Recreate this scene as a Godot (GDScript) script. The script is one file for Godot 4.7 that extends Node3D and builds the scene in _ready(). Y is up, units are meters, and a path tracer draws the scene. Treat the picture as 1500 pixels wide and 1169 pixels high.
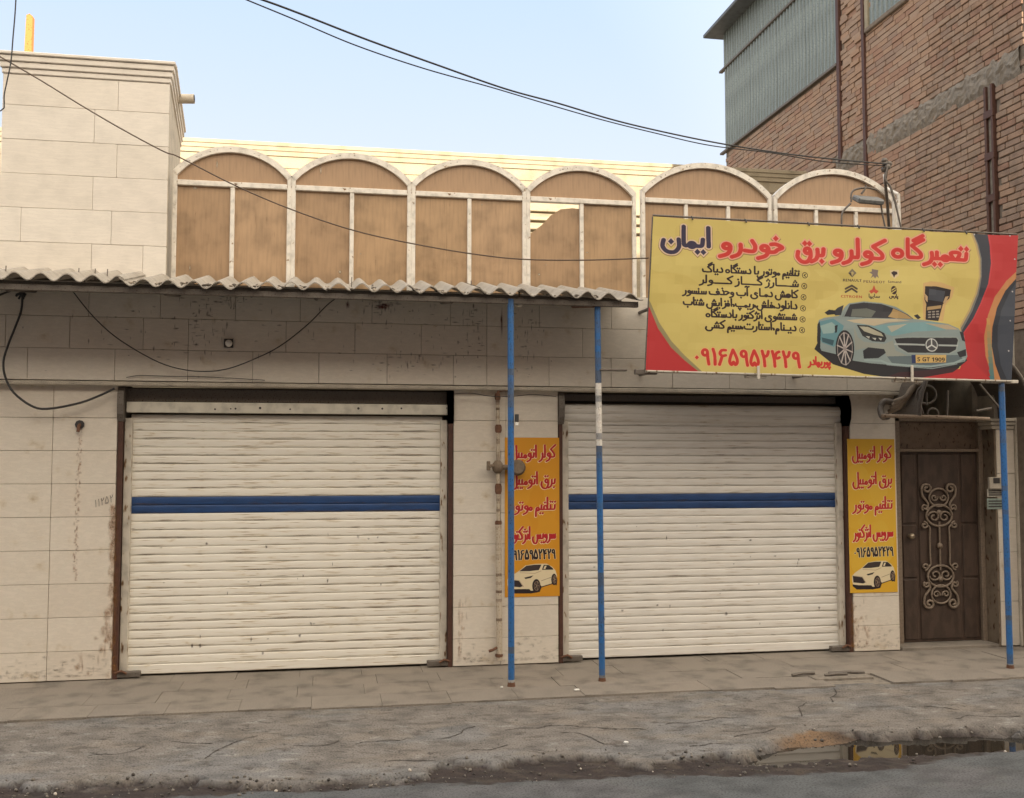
extends Node3D
# A shuttered workshop front in open shade at low sun. Facade plane z = 0, x to the right, street towards +z, metres.
const FPX := 1480.0
var eye := Vector3(0, 1.75, 8.6)
var cf: Vector3
var cr: Vector3
var cu: Vector3
var rng := RandomNumberGenerator.new()
var M := {}
var tcache := {}

# ---------------------------------------------------------------- photo pixel -> point on a plane that the thing touches
func ray(px: float, py: float) -> Vector3:
	return cf * FPX + cr * (px - 750.0) + cu * (584.5 - py)
func at(px: float, py: float, z := 0.0) -> Vector3:
	var d := ray(px, py)
	return eye + d * ((z - eye.z) / d.z)
func gr(px: float, py: float, y := 0.0) -> Vector3:
	var d := ray(px, py)
	return eye + d * ((y - eye.y) / d.y)
func onx(px: float, py: float, x: float) -> Vector3:
	var d := ray(px, py)
	return eye + d * ((x - eye.x) / d.x)

# ---------------------------------------------------------------- mesh builder
class MB:
	var v := PackedVector3Array()
	var n := PackedVector3Array()
	var uv := PackedVector2Array()
	var c := PackedColorArray()
	var col := Color(1, 1, 1)
	func tri(a: Vector3, b: Vector3, d: Vector3) -> void:
		var m := (b - a).cross(d - a).normalized()
		for p in [a, d, b]:
			v.append(p); n.append(m); uv.append(Vector2(p.x, p.y)); c.append(col)
	func quad(a: Vector3, b: Vector3, d: Vector3, e: Vector3) -> void:   # counter-clockwise seen from outside
		tri(a, b, d); tri(a, d, e)
	func quad_uv(a: Vector3, b: Vector3, d: Vector3, e: Vector3, r: Rect2) -> void:
		var m := (b - a).cross(d - a).normalized()
		var ps := [a, b, d, e]
		var us := [Vector2(r.position.x, r.end.y), r.end, Vector2(r.end.x, r.position.y), r.position]
		for i in [0, 2, 1, 0, 3, 2]:
			v.append(ps[i]); n.append(m); uv.append(us[i]); c.append(col)
	func squad(p: Array, m: Array) -> void:                                # quad with given normals
		var out: bool = (p[1] - p[0]).cross(p[2] - p[0]).dot(m[0] + m[2]) + (p[2] - p[0]).cross(p[3] - p[0]).dot(m[0] + m[2]) > 0.0
		for i in ([0, 2, 1, 0, 3, 2] if out else [0, 1, 2, 0, 2, 3]):
			v.append(p[i]); n.append(m[i]); uv.append(Vector2(p[i].x, p[i].y)); c.append(col)
	func box(a: Vector3, b: Vector3) -> void:
		var p := func(i, j, k): return Vector3(b.x if i else a.x, b.y if j else a.y, b.z if k else a.z)
		quad(p.call(0, 0, 1), p.call(1, 0, 1), p.call(1, 1, 1), p.call(0, 1, 1))
		quad(p.call(1, 0, 0), p.call(0, 0, 0), p.call(0, 1, 0), p.call(1, 1, 0))
		quad(p.call(0, 0, 0), p.call(0, 0, 1), p.call(0, 1, 1), p.call(0, 1, 0))
		quad(p.call(1, 0, 1), p.call(1, 0, 0), p.call(1, 1, 0), p.call(1, 1, 1))
		quad(p.call(0, 1, 1), p.call(1, 1, 1), p.call(1, 1, 0), p.call(0, 1, 0))
		quad(p.call(0, 0, 0), p.call(1, 0, 0), p.call(1, 0, 1), p.call(0, 0, 1))
	func cbox(a: Vector3, b: Vector3, h: float) -> void:                   # all edges chamfered by h
		var lo := a; var hi := b
		var f := func(ax: int, s: int) -> Array:
			var u := (ax + 1) % 3; var w := (ax + 2) % 3
			var r := []
			for k in [[0, 0], [1, 0], [1, 1], [0, 1]]:
				var p := Vector3()
				p[ax] = hi[ax] if s else lo[ax]
				p[u] = (hi[u] - h) if k[0] else (lo[u] + h)
				p[w] = (hi[w] - h) if k[1] else (lo[w] + h)
				r.append(p)
			return r
		var F := {}
		for ax in 3:
			for s in 2:
				var q: Array = f.call(ax, s)
				F[ax * 2 + s] = q
				if s: quad(q[0], q[1], q[2], q[3])
				else: quad(q[3], q[2], q[1], q[0])
		for ax in 3:
			var u := (ax + 1) % 3; var w := (ax + 2) % 3
			for su in 2:
				for sw in 2:
					var e := []
					for s in 2:
						var p := Vector3(); p[ax] = (hi[ax] - h) if s else (lo[ax] + h); p[u] = hi[u] if su else lo[u]; p[w] = (hi[w] - h) if sw else (lo[w] + h)
						var q := p; q[u] = (hi[u] - h) if su else (lo[u] + h); q[w] = hi[w] if sw else lo[w]
						e.append([p, q])
					if su == sw: quad(e[0][0], e[1][0], e[1][1], e[0][1]) if not (su == 1) else quad(e[0][1], e[1][1], e[1][0], e[0][0])
					else: quad(e[0][1], e[1][1], e[1][0], e[0][0]) if not (su == 1) else quad(e[0][0], e[1][0], e[1][1], e[0][1])
	func tube(pts: Array, r, sides := 8, cols := []) -> void:               # r: number or array
		var k := pts.size()
		var up := Vector3(0.013, 0.021, 1.0)
		var rings := []; var norms := []
		for i in k:
			var t: Vector3 = (pts[mini(i + 1, k - 1)] - pts[maxi(i - 1, 0)]).normalized()
			if absf(t.dot(up.normalized())) > 0.97: up = Vector3(1, 0.1, 0)
			var s := t.cross(up).normalized(); var q := s.cross(t).normalized()
			up = q
			var rr: float = r[i] if r is Array else r
			var ring := []; var nn := []
			for j in sides:
				var a := TAU * j / sides
				var d := s * cos(a) + q * sin(a)
				ring.append(pts[i] + d * rr); nn.append(d)
			rings.append(ring); norms.append(nn)
		for i in k - 1:
			if cols: col = cols[i]
			for j in sides:
				var j2 := (j + 1) % sides
				squad([rings[i][j], rings[i][j2], rings[i + 1][j2], rings[i + 1][j]], [norms[i][j], norms[i][j2], norms[i + 1][j2], norms[i + 1][j]])
		for j in range(1, sides - 1):
			tri(rings[0][0], rings[0][j + 1], rings[0][j]); tri(rings[k - 1][0], rings[k - 1][j], rings[k - 1][j + 1])
	func ball(p: Vector3, r: Vector3, seg := 12) -> void:
		for i in seg / 2:
			for j in seg:
				var g := func(a, b):
					var th: float = PI * a / (seg / 2); var ph: float = TAU * b / seg
					return Vector3(sin(th) * cos(ph), cos(th), sin(th) * sin(ph))
				var a0: Vector3 = g.call(i, j); var a1: Vector3 = g.call(i, j + 1); var a2: Vector3 = g.call(i + 1, j + 1); var a3: Vector3 = g.call(i + 1, j)
				squad([p + a3 * r, p + a2 * r, p + a1 * r, p + a0 * r], [a3, a2, a1, a0])
	func prism(poly: PackedVector2Array, z0: float, z1: float) -> void:    # polygon in x-y, extruded along z
		var q := poly
		if Geometry2D.is_polygon_clockwise(q): q.reverse()
		var ix := Geometry2D.triangulate_polygon(q)
		for i in range(0, ix.size(), 3):
			var a := q[ix[i]]; var b := q[ix[i + 1]]; var d := q[ix[i + 2]]
			if (b - a).cross(d - a) < 0: var t := b; b = d; d = t
			tri(Vector3(a.x, a.y, z1), Vector3(b.x, b.y, z1), Vector3(d.x, d.y, z1))
			tri(Vector3(a.x, a.y, z0), Vector3(d.x, d.y, z0), Vector3(b.x, b.y, z0))
		for i in q.size():
			var a := q[i]; var b := q[(i + 1) % q.size()]
			quad(Vector3(a.x, a.y, z0), Vector3(b.x, b.y, z0), Vector3(b.x, b.y, z1), Vector3(a.x, a.y, z1))
	func profile_x(pr: Array, x0: float, x1: float) -> void:               # closed (z, y) profile swept along x
		for i in pr.size():
			var a: Vector2 = pr[i]; var b: Vector2 = pr[(i + 1) % pr.size()]
			quad(Vector3(x0, a.y, a.x), Vector3(x1, a.y, a.x), Vector3(x1, b.y, b.x), Vector3(x0, b.y, b.x))
		var cxy := Vector2.ZERO
		for p in pr: cxy += p / pr.size()
		for i in pr.size():
			var a: Vector2 = pr[i]; var b: Vector2 = pr[(i + 1) % pr.size()]
			tri(Vector3(x1, cxy.y, cxy.x), Vector3(x1, b.y, b.x), Vector3(x1, a.y, a.x))
			tri(Vector3(x0, cxy.y, cxy.x), Vector3(x0, a.y, a.x), Vector3(x0, b.y, b.x))
	func blot(p: Vector3, rx: float, ry: float, tint: Color, a: float, r: RandomNumberGenerator) -> void:   # ragged stain lying on a z-facing face
		var k := 9; var ring := []
		for i in k:
			var t := TAU * i / k
			var s := r.randf_range(0.55, 1.15)
			ring.append(p + Vector3(cos(t) * rx * s, sin(t) * ry * s, 0))
		for i in k:
			var q := [p, ring[i], ring[(i + 1) % k]]
			var al := [a, 0.0, 0.0]
			for w in [0, 2, 1]:
				v.append(q[w]); n.append(Vector3(0, 0, 1)); uv.append(Vector2.ZERO); c.append(Color(tint.r, tint.g, tint.b, al[w]))
	func mesh() -> ArrayMesh:
		var arr := []
		arr.resize(Mesh.ARRAY_MAX)
		arr[Mesh.ARRAY_VERTEX] = v; arr[Mesh.ARRAY_NORMAL] = n; arr[Mesh.ARRAY_TEX_UV] = uv; arr[Mesh.ARRAY_COLOR] = c
		var m := ArrayMesh.new()
		m.add_surface_from_arrays(Mesh.PRIMITIVE_TRIANGLES, arr)
		return m

# ---------------------------------------------------------------- nodes
func wpos(o: Node) -> Vector3:
	var p := Vector3.ZERO
	while o != self and o is Node3D:
		p += o.position
		o = o.get_parent()
	return p
func part(called: String, m, mt: Material, parent: Node, pos := Vector3.ZERO) -> MeshInstance3D:   # mesh in world axes, set down at pos
	var o := MeshInstance3D.new()
	o.name = called
	o.mesh = m.mesh() if m is MB else m
	o.material_override = mt
	parent.add_child(o, true)
	o.position = pos - wpos(parent)
	return o
func node(called: String, parent: Node, pos: Vector3) -> Node3D:
	var o := Node3D.new()
	o.name = called
	parent.add_child(o, true)
	o.position = pos - wpos(parent)
	return o
func tag(o: Node, label: String, category := "", group := "", kind := "") -> Node:
	if label: o.set_meta("label", label)
	if category: o.set_meta("category", category)
	if group: o.set_meta("group", group)
	if kind: o.set_meta("kind", kind)
	return o
func thing(called: String, label: String, category: String, pos: Vector3, group := "") -> Node3D:
	return tag(node(called, self, pos), label, category, group)

# ---------------------------------------------------------------- materials
func lin(r: float, g: float, b: float) -> Color:
	return Color(r, g, b).linear_to_srgb()
func ntex(seed_: int, freq: float, stops: Array, oct := 4, kind := FastNoiseLite.TYPE_SIMPLEX_SMOOTH, size := 512, normal := false) -> NoiseTexture2D:
	var f := FastNoiseLite.new()
	f.seed = seed_; f.frequency = freq; f.noise_type = kind; f.fractal_octaves = oct; f.fractal_type = FastNoiseLite.FRACTAL_FBM
	var t := NoiseTexture2D.new()
	t.width = size; t.height = size; t.seamless = true; t.noise = f
	if normal:
		t.as_normal_map = true; t.bump_strength = 4.0
	elif stops:
		var g := Gradient.new()
		var o := PackedFloat32Array(); var c := PackedColorArray()
		for s in stops:
			o.append(s[0])
			c.append(s[1] if s[1] is Color else Color(s[1], s[1], s[1]))
		g.offsets = o; g.colors = c
		t.color_ramp = g
	return t
func mat(col: Color, rough := 0.8, tex: Texture2D = null, sc := Vector3.ONE, det: Texture2D = null, dsc := Vector3.ONE, bump: Texture2D = null, bump_cm := 0.0, metal := 0.0) -> StandardMaterial3D:
	var m := StandardMaterial3D.new()
	m.albedo_color = col; m.roughness = rough; m.metallic = metal
	m.uv1_triplanar = true; m.uv1_world_triplanar = true; m.uv1_scale = sc; m.uv1_triplanar_sharpness = 6.0
	if tex: m.albedo_texture = tex
	if det:
		m.detail_enabled = true; m.detail_albedo = det; m.detail_blend_mode = BaseMaterial3D.BLEND_MODE_MUL
		m.detail_uv_layer = BaseMaterial3D.DETAIL_UV_2
		m.uv2_triplanar = true; m.uv2_world_triplanar = true; m.uv2_scale = dsc; m.uv2_triplanar_sharpness = 6.0
	if bump:
		m.heightmap_enabled = true; m.heightmap_texture = bump; m.heightmap_scale = bump_cm
	return m
func vmat(rough := 0.8, tex: Texture2D = null, sc := Vector3.ONE, bump: Texture2D = null, bump_cm := 0.0) -> StandardMaterial3D:   # colour from the vertices
	var m := mat(Color.WHITE, rough, tex, sc, null, Vector3.ONE, bump, bump_cm)
	m.vertex_color_use_as_albedo = true
	return m

func make_materials() -> void:
	var mottle := ntex(3, 0.012, [[0.0, 0.8], [0.5, 0.95], [1.0, 1.0]], 5)
	var fine := ntex(5, 0.08, [[0.0, 0.7], [0.5, 0.95], [1.0, 1.0]], 4)
	var grit := ntex(6, 0.25, [[0.0, 0.55], [0.45, 0.9], [0.8, 1.0], [1.0, 1.0]], 3)
	var veins := ntex(7, 0.02, [[0.0, 0.95], [0.42, 0.985], [0.5, 0.955], [0.58, 0.99], [1.0, 1.0]], 4)
	var grime := ntex(9, 0.014, [[0.0, Color(0.86, 0.81, 0.74)], [0.12, Color(0.96, 0.945, 0.92)], [0.24, Color(0.99, 0.985, 0.98)], [1.0, Color(1, 1, 1)]], 6)
	var streak := ntex(11, 0.02, [[0.0, Color(0.5, 0.4, 0.3)], [0.12, Color(0.7, 0.62, 0.5)], [0.2, Color(0.96, 0.94, 0.91)], [0.35, Color(1, 1, 1)], [1.0, Color(1, 1, 1)]], 5)
	var rustn := ntex(13, 0.03, [[0.0, Color(0.35, 0.2, 0.12)], [0.18, Color(0.6, 0.48, 0.36)], [0.26, Color(0.97, 0.96, 0.95)], [1.0, Color(1, 1, 1)]], 5)
	M.mottle = mottle; M.fine = fine; M.grit = grit; M.grime = grime; M.streak = streak; M.rustn = rustn; M.veins = veins
	M.faint = ntex(19, 0.012, [[0.0, 0.95], [0.5, 0.985], [1.0, 1.0]], 5)
	M.tile = []
	for t in [[0.72, 0.655, 0.56], [0.705, 0.635, 0.54], [0.735, 0.67, 0.575], [0.71, 0.645, 0.55]]:
		M.tile.append(mat(lin(t[0], t[1], t[2]), 0.42, veins, Vector3(0.9, 3.2, 0.9), grime, Vector3(0.55, 0.55, 0.55)))
	M.utile = []
	for t in [[0.79, 0.725, 0.635], [0.775, 0.71, 0.615], [0.80, 0.74, 0.65]]:
		M.utile.append(mat(lin(t[0], t[1], t[2]), 0.5, veins, Vector3(0.5, 4.0, 0.5), M.faint, Vector3(0.6, 0.6, 0.6)))
	M.grout = mat(lin(0.30, 0.25, 0.19), 0.95, fine, Vector3.ONE * 2)
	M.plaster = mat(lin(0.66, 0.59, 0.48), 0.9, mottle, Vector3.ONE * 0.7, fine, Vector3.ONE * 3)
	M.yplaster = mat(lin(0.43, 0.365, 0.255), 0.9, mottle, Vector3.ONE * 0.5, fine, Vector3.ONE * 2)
	M.slat = mat(lin(0.82, 0.785, 0.70), 0.5, streak, Vector3(0.22, 7.0, 0.22), grime, Vector3(0.5, 1.6, 0.5))
	M.slat_clean = mat(lin(0.83, 0.815, 0.765), 0.5, ntex(15, 0.02, [[0.0, Color(0.55, 0.46, 0.36)], [0.1, Color(0.75, 0.68, 0.58)], [0.18, Color(0.97, 0.95, 0.93)], [1.0, Color(1, 1, 1)]], 5), Vector3(0.2, 7.0, 0.2), M.faint, Vector3(0.5, 1.6, 0.5))
	M.slat_blue = mat(lin(0.022, 0.075, 0.23), 0.5, mottle, Vector3(0.6, 3, 0.6), fine, Vector3.ONE * 3)
	M.rail = mat(lin(0.68, 0.63, 0.54), 0.55, rustn, Vector3(1.2, 0.3, 1.2), mottle, Vector3.ONE)
	M.brown = mat(lin(0.10, 0.04, 0.025), 0.6, mottle, Vector3.ONE * 2, fine, Vector3.ONE * 4)
	M.dark = mat(lin(0.05, 0.045, 0.045), 0.7, mottle, Vector3.ONE * 2)
	M.frame = mat(lin(0.85, 0.805, 0.72), 0.5, mottle, Vector3.ONE * 1.5, ntex(17, 0.02, [[0.0, Color(0.4, 0.28, 0.2)], [0.1, Color(0.75, 0.68, 0.6)], [0.16, Color(0.98, 0.97, 0.96)], [1.0, Color(1, 1, 1)]], 5), Vector3.ONE * 1.1)
	M.pane = []
	for t in [[0.49, 0.325, 0.185], [0.455, 0.30, 0.175], [0.515, 0.345, 0.205]]:
		M.pane.append(mat(lin(t[0], t[1], t[2]), 0.35, ntex(21, 0.015, [[0.0, 0.9], [0.5, 0.97], [1.0, 1.0]], 4), Vector3(4.0, 0.35, 4.0), mottle, Vector3(0.5, 0.5, 0.5)))
	M.pane_top = mat(lin(0.42, 0.275, 0.165), 0.35, ntex(22, 0.015, [[0.0, 0.88], [0.5, 0.97], [1.0, 1.0]], 4), Vector3(4.0, 0.35, 4.0))
	M.asb = mat(lin(0.50, 0.445, 0.37), 0.92, mottle, Vector3.ONE * 1.4, grit, Vector3.ONE * 3)
	M.blue = vmat(0.42, rustn, Vector3(5, 2.2, 5))
	M.steel = mat(lin(0.16, 0.14, 0.12), 0.6, rustn, Vector3.ONE * 4, null, Vector3.ONE, null, 0.0, 0.3)
	M.rust = mat(lin(0.17, 0.08, 0.045), 0.85, mottle, Vector3.ONE * 4)
	M.cable = mat(lin(0.035, 0.033, 0.032), 0.6)
	M.door = mat(lin(0.085, 0.055, 0.04), 0.45, ntex(25, 0.012, [[0.0, 0.75], [0.55, 0.95], [0.75, 1.25], [1.0, 1.9]], 5), Vector3(1.4, 0.6, 1.4), fine, Vector3.ONE * 3)
	M.iron = mat(lin(0.25, 0.19, 0.14), 0.55, mottle, Vector3.ONE * 5)
	M.clad = mat(lin(0.27, 0.32, 0.315), 0.5, ntex(27, 0.012, [[0.0, 0.8], [0.5, 0.95], [1.0, 1.05]], 4), Vector3(2, 0.25, 2), fine, Vector3.ONE)
	M.brick = []
	for t in [[0.40, 0.26, 0.175], [0.37, 0.22, 0.15], [0.41, 0.285, 0.20], [0.345, 0.235, 0.17], [0.42, 0.27, 0.18], [0.38, 0.265, 0.19]]:
		M.brick.append(mat(lin(t[0], t[1], t[2]), 0.92, fine, Vector3.ONE * 2.2, mottle, Vector3.ONE * 0.8, grit, 0.35))
	M.brick_all = vmat(0.92, fine, Vector3.ONE * 2.2, grit, 0.35)
	M.mortar = mat(lin(0.27, 0.215, 0.165), 0.95, mottle, Vector3.ONE * 1.5, grit, Vector3.ONE * 2)
	M.render = mat(lin(0.36, 0.31, 0.25), 0.95, mottle, Vector3.ONE * 2, grit, Vector3.ONE * 1.5, grit, 1.0)
	M.slab = []
	for t in [[0.30, 0.258, 0.21], [0.292, 0.252, 0.207], [0.308, 0.263, 0.214], [0.286, 0.246, 0.202]]:
		M.slab.append(mat(lin(t[0], t[1], t[2]), 0.85, ntex(31, 0.01, [[0.0, 0.78], [0.3, 0.93], [0.45, 0.98], [0.6, 1.0], [1.0, 1.0]], 6), Vector3(0.6, 0.6, 0.6), grit, Vector3.ONE * 0.8))
	var speck := ntex(35, 0.16, [[0.0, 0.5], [0.32, 0.86], [0.55, 1.0], [0.75, 1.07], [0.9, 1.3], [1.0, 1.6]], 3)
	M.speck = speck
	M.gnd = vmat(0.93, speck, Vector3(0.75, 0.75, 0.6), grit, 0.15)
	M.gnd.detail_enabled = true; M.gnd.detail_albedo = ntex(33, 0.012, [[0.0, 0.78], [0.4, 0.93], [0.6, 1.0], [1.0, 1.0]], 6); M.gnd.detail_blend_mode = BaseMaterial3D.BLEND_MODE_MUL
	M.gnd.detail_uv_layer = BaseMaterial3D.DETAIL_UV_2; M.gnd.uv2_triplanar = true; M.gnd.uv2_world_triplanar = true; M.gnd.uv2_scale = Vector3(0.5, 0.5, 0.7)
	M.asphalt = mat(lin(0.10, 0.10, 0.10), 0.9, speck, Vector3(0.75, 0.75, 0.6), mottle, Vector3.ONE * 0.4)
	M.white = mat(lin(0.8, 0.78, 0.72), 0.35)
	M.stain = vmat(0.9)
	M.stain.transparency = BaseMaterial3D.TRANSPARENCY_ALPHA
	M.plain = vmat(0.85, fine, Vector3.ONE * 3)
	var w := StandardMaterial3D.new()
	w.albedo_color = lin(0.02, 0.017, 0.013); w.roughness = 0.03; w.metallic_specular = 0.7
	M.water = w

# ---------------------------------------------------------------- flat print: a small rasteriser and a stroke alphabet for the Persian lettering
class Pic:
	var im: Image
	var w: int
	var h: int
	func _init(w_: int, h_: int, bg: Color) -> void:
		w = w_; h = h_
		im = Image.create(w, h, false, Image.FORMAT_RGB8)
		im.fill(bg)
	func poly(p: Array, col: Color) -> void:
		var lo := 1e9; var hi := -1e9
		for q in p:
			lo = minf(lo, q.y); hi = maxf(hi, q.y)
		for y in range(maxi(0, int(lo)), mini(h, int(hi) + 1)):
			var xs := []
			var yy := y + 0.5
			for i in p.size():
				var a: Vector2 = p[i]; var b: Vector2 = p[(i + 1) % p.size()]
				if (a.y <= yy) != (b.y <= yy): xs.append(a.x + (yy - a.y) / (b.y - a.y) * (b.x - a.x))
			xs.sort()
			for i in range(0, xs.size() - 1, 2):
				var x0 := int(round(xs[i])); var x1 := int(round(xs[i + 1]))
				if x1 > x0: im.fill_rect(Rect2i(x0, y, x1 - x0, 1), col)
	func disc(c: Vector2, rx: float, ry: float, col: Color) -> void:
		for y in range(int(c.y - ry), int(c.y + ry) + 1):
			var t := (y + 0.5 - c.y) / ry
			if absf(t) >= 1.0: continue
			var d := rx * sqrt(1.0 - t * t)
			var x0 := int(round(c.x - d)); var x1 := int(round(c.x + d))
			if x1 > x0: im.fill_rect(Rect2i(x0, y, x1 - x0, 1), col)
	func line(p: Array, r: float, col: Color, flat := 1.0) -> void:
		for i in p.size() - 1:
			var a: Vector2 = p[i]; var b: Vector2 = p[i + 1]
			var k := maxi(1, int(ceil(a.distance_to(b) / maxf(r * 0.35, 0.8))))
			for j in k + 1: disc(a.lerp(b, float(j) / k), r, r * flat, col)

static func smooth(p: Array) -> Array:
	if p.size() < 3: return p
	var out := []
	for i in p.size() - 1:
		var a: Vector2 = p[maxi(i - 1, 0)]; var b: Vector2 = p[i]; var c: Vector2 = p[i + 1]; var d: Vector2 = p[mini(i + 2, p.size() - 1)]
		for j in 5: out.append(b.cubic_interpolate(c, a, d, j / 5.0))
	out.append(p[-1])
	return out
static func ring(x: float, y: float, r: float, ry := 0.0) -> Array:
	var o := []
	for i in 13: o.append(Vector2(x + r * cos(TAU * i / 12), y + (ry if ry else r) * sin(TAU * i / 12)))
	return o
static func V(a: Array) -> Array:
	var o := []
	for i in range(0, a.size(), 2): o.append(Vector2(a[i], a[i + 1]))
	return o
const BREAK := "اآدذرزژو"
# one letter in one of its forms (i first, m middle, f last, s alone): [advance, strokes, dots]; x runs from 0 to the left, alef = 1 high
func letter(ch: String, form: String) -> Array:
	var S := []; var D := []; var w := 0.3
	var entry := form == "m" or form == "f"
	var above := func(n: int, x: float, y: float):
		if n == 1: D.append(Vector2(x, y))
		else:
			D.append(Vector2(x - 0.12, y)); D.append(Vector2(x + 0.12, y))
			if n == 3: D.append(Vector2(x, y + 0.2))
	match ch:
		"ب", "پ", "ت", "ن", "ی":
			if form == "i": S = [[-0.04, 0.36, -0.07, 0.08, -0.14, 0, -0.32, 0]]
			elif form == "m": S = [[0, 0, -0.32, 0], [-0.15, 0.36, -0.16, 0]]
			elif ch == "ی":
				w = 0.8
				S = [[0, 0, -0.12, 0, -0.1, -0.15, -0.28, -0.38, -0.6, -0.38, -0.78, -0.14, -0.73, 0.1]] if entry else [[-0.12, 0.36, -0.3, 0.42, -0.38, 0.24, -0.18, 0.08, -0.1, -0.12, -0.3, -0.36, -0.62, -0.36, -0.8, -0.12, -0.76, 0.1]]
				return [w, [V(S[0])], D]
			elif ch == "ن":
				w = 0.74
				S = [[-0.03, 0.3, -0.02, -0.1, -0.2, -0.38, -0.5, -0.38, -0.68, -0.12, -0.64, 0.22]]
				D.append(Vector2(-0.34, 0.16))
				return [w, [V(S[0])], D]
			else:
				w = 1.0
				S = [[0, 0, -0.2, 0, -0.7, -0.02, -0.9, 0.06, -0.96, 0.32]] if entry else [[-0.02, 0.34, -0.06, 0.08, -0.25, -0.02, -0.7, -0.02, -0.9, 0.06, -0.96, 0.32]]
			var mx := -0.5 * w
			if ch == "ب": D.append(Vector2(mx, -0.32))
			elif ch == "پ":
				for q in [[-0.12, -0.26], [0.12, -0.26], [0, -0.46]]: D.append(Vector2(mx + q[0], q[1]))
			elif ch == "ت": above.call(2, mx, 0.62)
			elif ch == "ن": above.call(1, mx, 0.64)
			else:
				D.append(Vector2(mx - 0.12, -0.32)); D.append(Vector2(mx + 0.12, -0.32))
		"ا", "آ":
			w = 0.26 if entry else 0.24
			S = [[0, 0, -0.08, 0, -0.14, 0.14, -0.14, 1.0]] if entry else [[-0.12, 1.0, -0.11, 0]]
			if ch == "آ": S.append([-0.32, 1.16, -0.2, 1.26, -0.06, 1.16, 0.08, 1.24])
		"د", "ذ":
			w = 0.5
			S = [[-0.16, 0.56, -0.05, 0.3, -0.08, 0.05, -0.22, -0.01, -0.46, 0.02]]
			if entry: S.append([0, 0, -0.3, 0])
			if ch == "ذ": above.call(1, -0.2, 0.84)
		"ر", "ز", "ژ":
			w = 0.36
			S = [[-0.06, 0.32, -0.06, 0.02, -0.16, -0.22, -0.4, -0.36]]
			if entry: S.append([0, 0, -0.06, 0])
			if ch == "ز": above.call(1, -0.12, 0.62)
			if ch == "ژ": above.call(3, -0.12, 0.6)
		"و":
			w = 0.44
			S = [ring(-0.18, 0.2, 0.13), [-0.04, 0.2, -0.05, 0, -0.16, -0.22, -0.44, -0.36]]
			if entry: S.append([0, 0, -0.1, 0.02])
		"ف", "ق":
			if form == "i" or form == "m":
				w = 0.4
				S = [ring(-0.18, 0.26, 0.12), [-0.05, 0.22, -0.08, 0.02, -0.2, 0, -0.42, 0]]
				above.call(1 if ch == "ف" else 2, -0.18, 0.66)
			elif ch == "ف":
				w = 1.08
				S = [ring(-0.15, 0.3, 0.13), [-0.01, 0.3, -0.04, 0.05, -0.2, -0.02, -0.8, -0.02, -1.0, 0.06, -1.04, 0.32]]
				above.call(1, -0.15, 0.7)
			else:
				w = 0.76
				S = [ring(-0.17, 0.22, 0.14), [-0.02, 0.22, -0.02, -0.1, -0.2, -0.38, -0.5, -0.38, -0.7, -0.15, -0.67, 0.14]]
				above.call(2, -0.18, 0.62)
		"ک", "گ":
			if form == "i" or form == "m":
				w = 0.5
				S = [[0.02, 1.02, -0.46, 0.66], [-0.46, 0.64, -0.14, 0.3, -0.1, 0.08, -0.22, 0, -0.52, 0]]
				if entry: S.append([0, 0, -0.25, 0])
			else:
				w = 1.06
				S = [[0.02, 1.02, -0.46, 0.66], [-0.46, 0.64, -0.14, 0.3, -0.08, 0.05, -0.25, -0.02, -0.78, -0.02, -0.98, 0.05, -1.02, 0.3]]
				if entry: S.append([0, 0, -0.25, -0.01])
			if ch == "گ": S.append([0.0, 1.24, -0.4, 0.94])
		"ل":
			w = 0.3
			if form == "i": S = [[-0.1, 1.0, -0.1, 0.1, -0.18, 0, -0.32, 0]]
			elif form == "m": S = [[0, 0, -0.32, 0], [-0.15, 1.0, -0.15, 0]]
			else:
				w = 0.74
				S = [[-0.12, 1.0, -0.1, -0.1, -0.26, -0.38, -0.54, -0.36, -0.7, -0.1, -0.66, 0.14]]
				if entry: S.append([0, 0, -0.1, 0])
		"م":
			w = 0.38
			if form == "i": S = [ring(-0.15, 0.08, 0.12), [-0.12, -0.02, -0.4, 0]]
			elif form == "m": S = [[0, 0, -0.4, 0], ring(-0.19, 0.04, 0.12)]
			else:
				w = 0.44
				S = [ring(-0.2, 0.03, 0.13), [-0.32, 0.03, -0.37, -0.18, -0.37, -0.56]]
				if entry: S.append([0, 0, -0.12, 0])
		"ع":
			w = 0.44
			S = [[0, 0, -0.46, 0], [-0.14, 0.02, -0.03, 0.34, -0.22, 0.4, -0.4, 0.32, -0.28, 0.02]]
		"ه":
			w = 0.48
			if form == "s" or form == "f": S = [ring(-0.24, 0.18, 0.19, 0.2)]
			elif form == "i":
				w = 0.56
				S = [ring(-0.24, 0.2, 0.22, 0.22), [-0.42, 0.12, -0.26, 0.2, -0.1, 0.04], [-0.2, -0.01, -0.58, 0]]
			else: S = [[0, 0, -0.5, 0], ring(-0.24, 0.16, 0.15), ring(-0.24, -0.15, 0.13)]
		"س", "ش":
			w = 0.68
			if form == "i": S = [[-0.03, 0.32, -0.05, 0.06, -0.12, 0, -0.7, 0], [-0.27, 0.3, -0.27, 0], [-0.5, 0.3, -0.5, 0]]
			elif form == "m": S = [[0, 0, -0.7, 0], [-0.1, 0.3, -0.1, 0], [-0.32, 0.3, -0.32, 0], [-0.54, 0.3, -0.54, 0]]
			else:
				w = 1.16
				S = [[0, 0, -0.52, 0], [-0.1, 0.3, -0.1, 0], [-0.31, 0.3, -0.31, 0], [-0.52, 0.3, -0.52, -0.12, -0.68, -0.38, -0.96, -0.36, -1.12, -0.1, -1.08, 0.14]]
			if ch == "ش": above.call(3, -0.3, 0.56)
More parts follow.
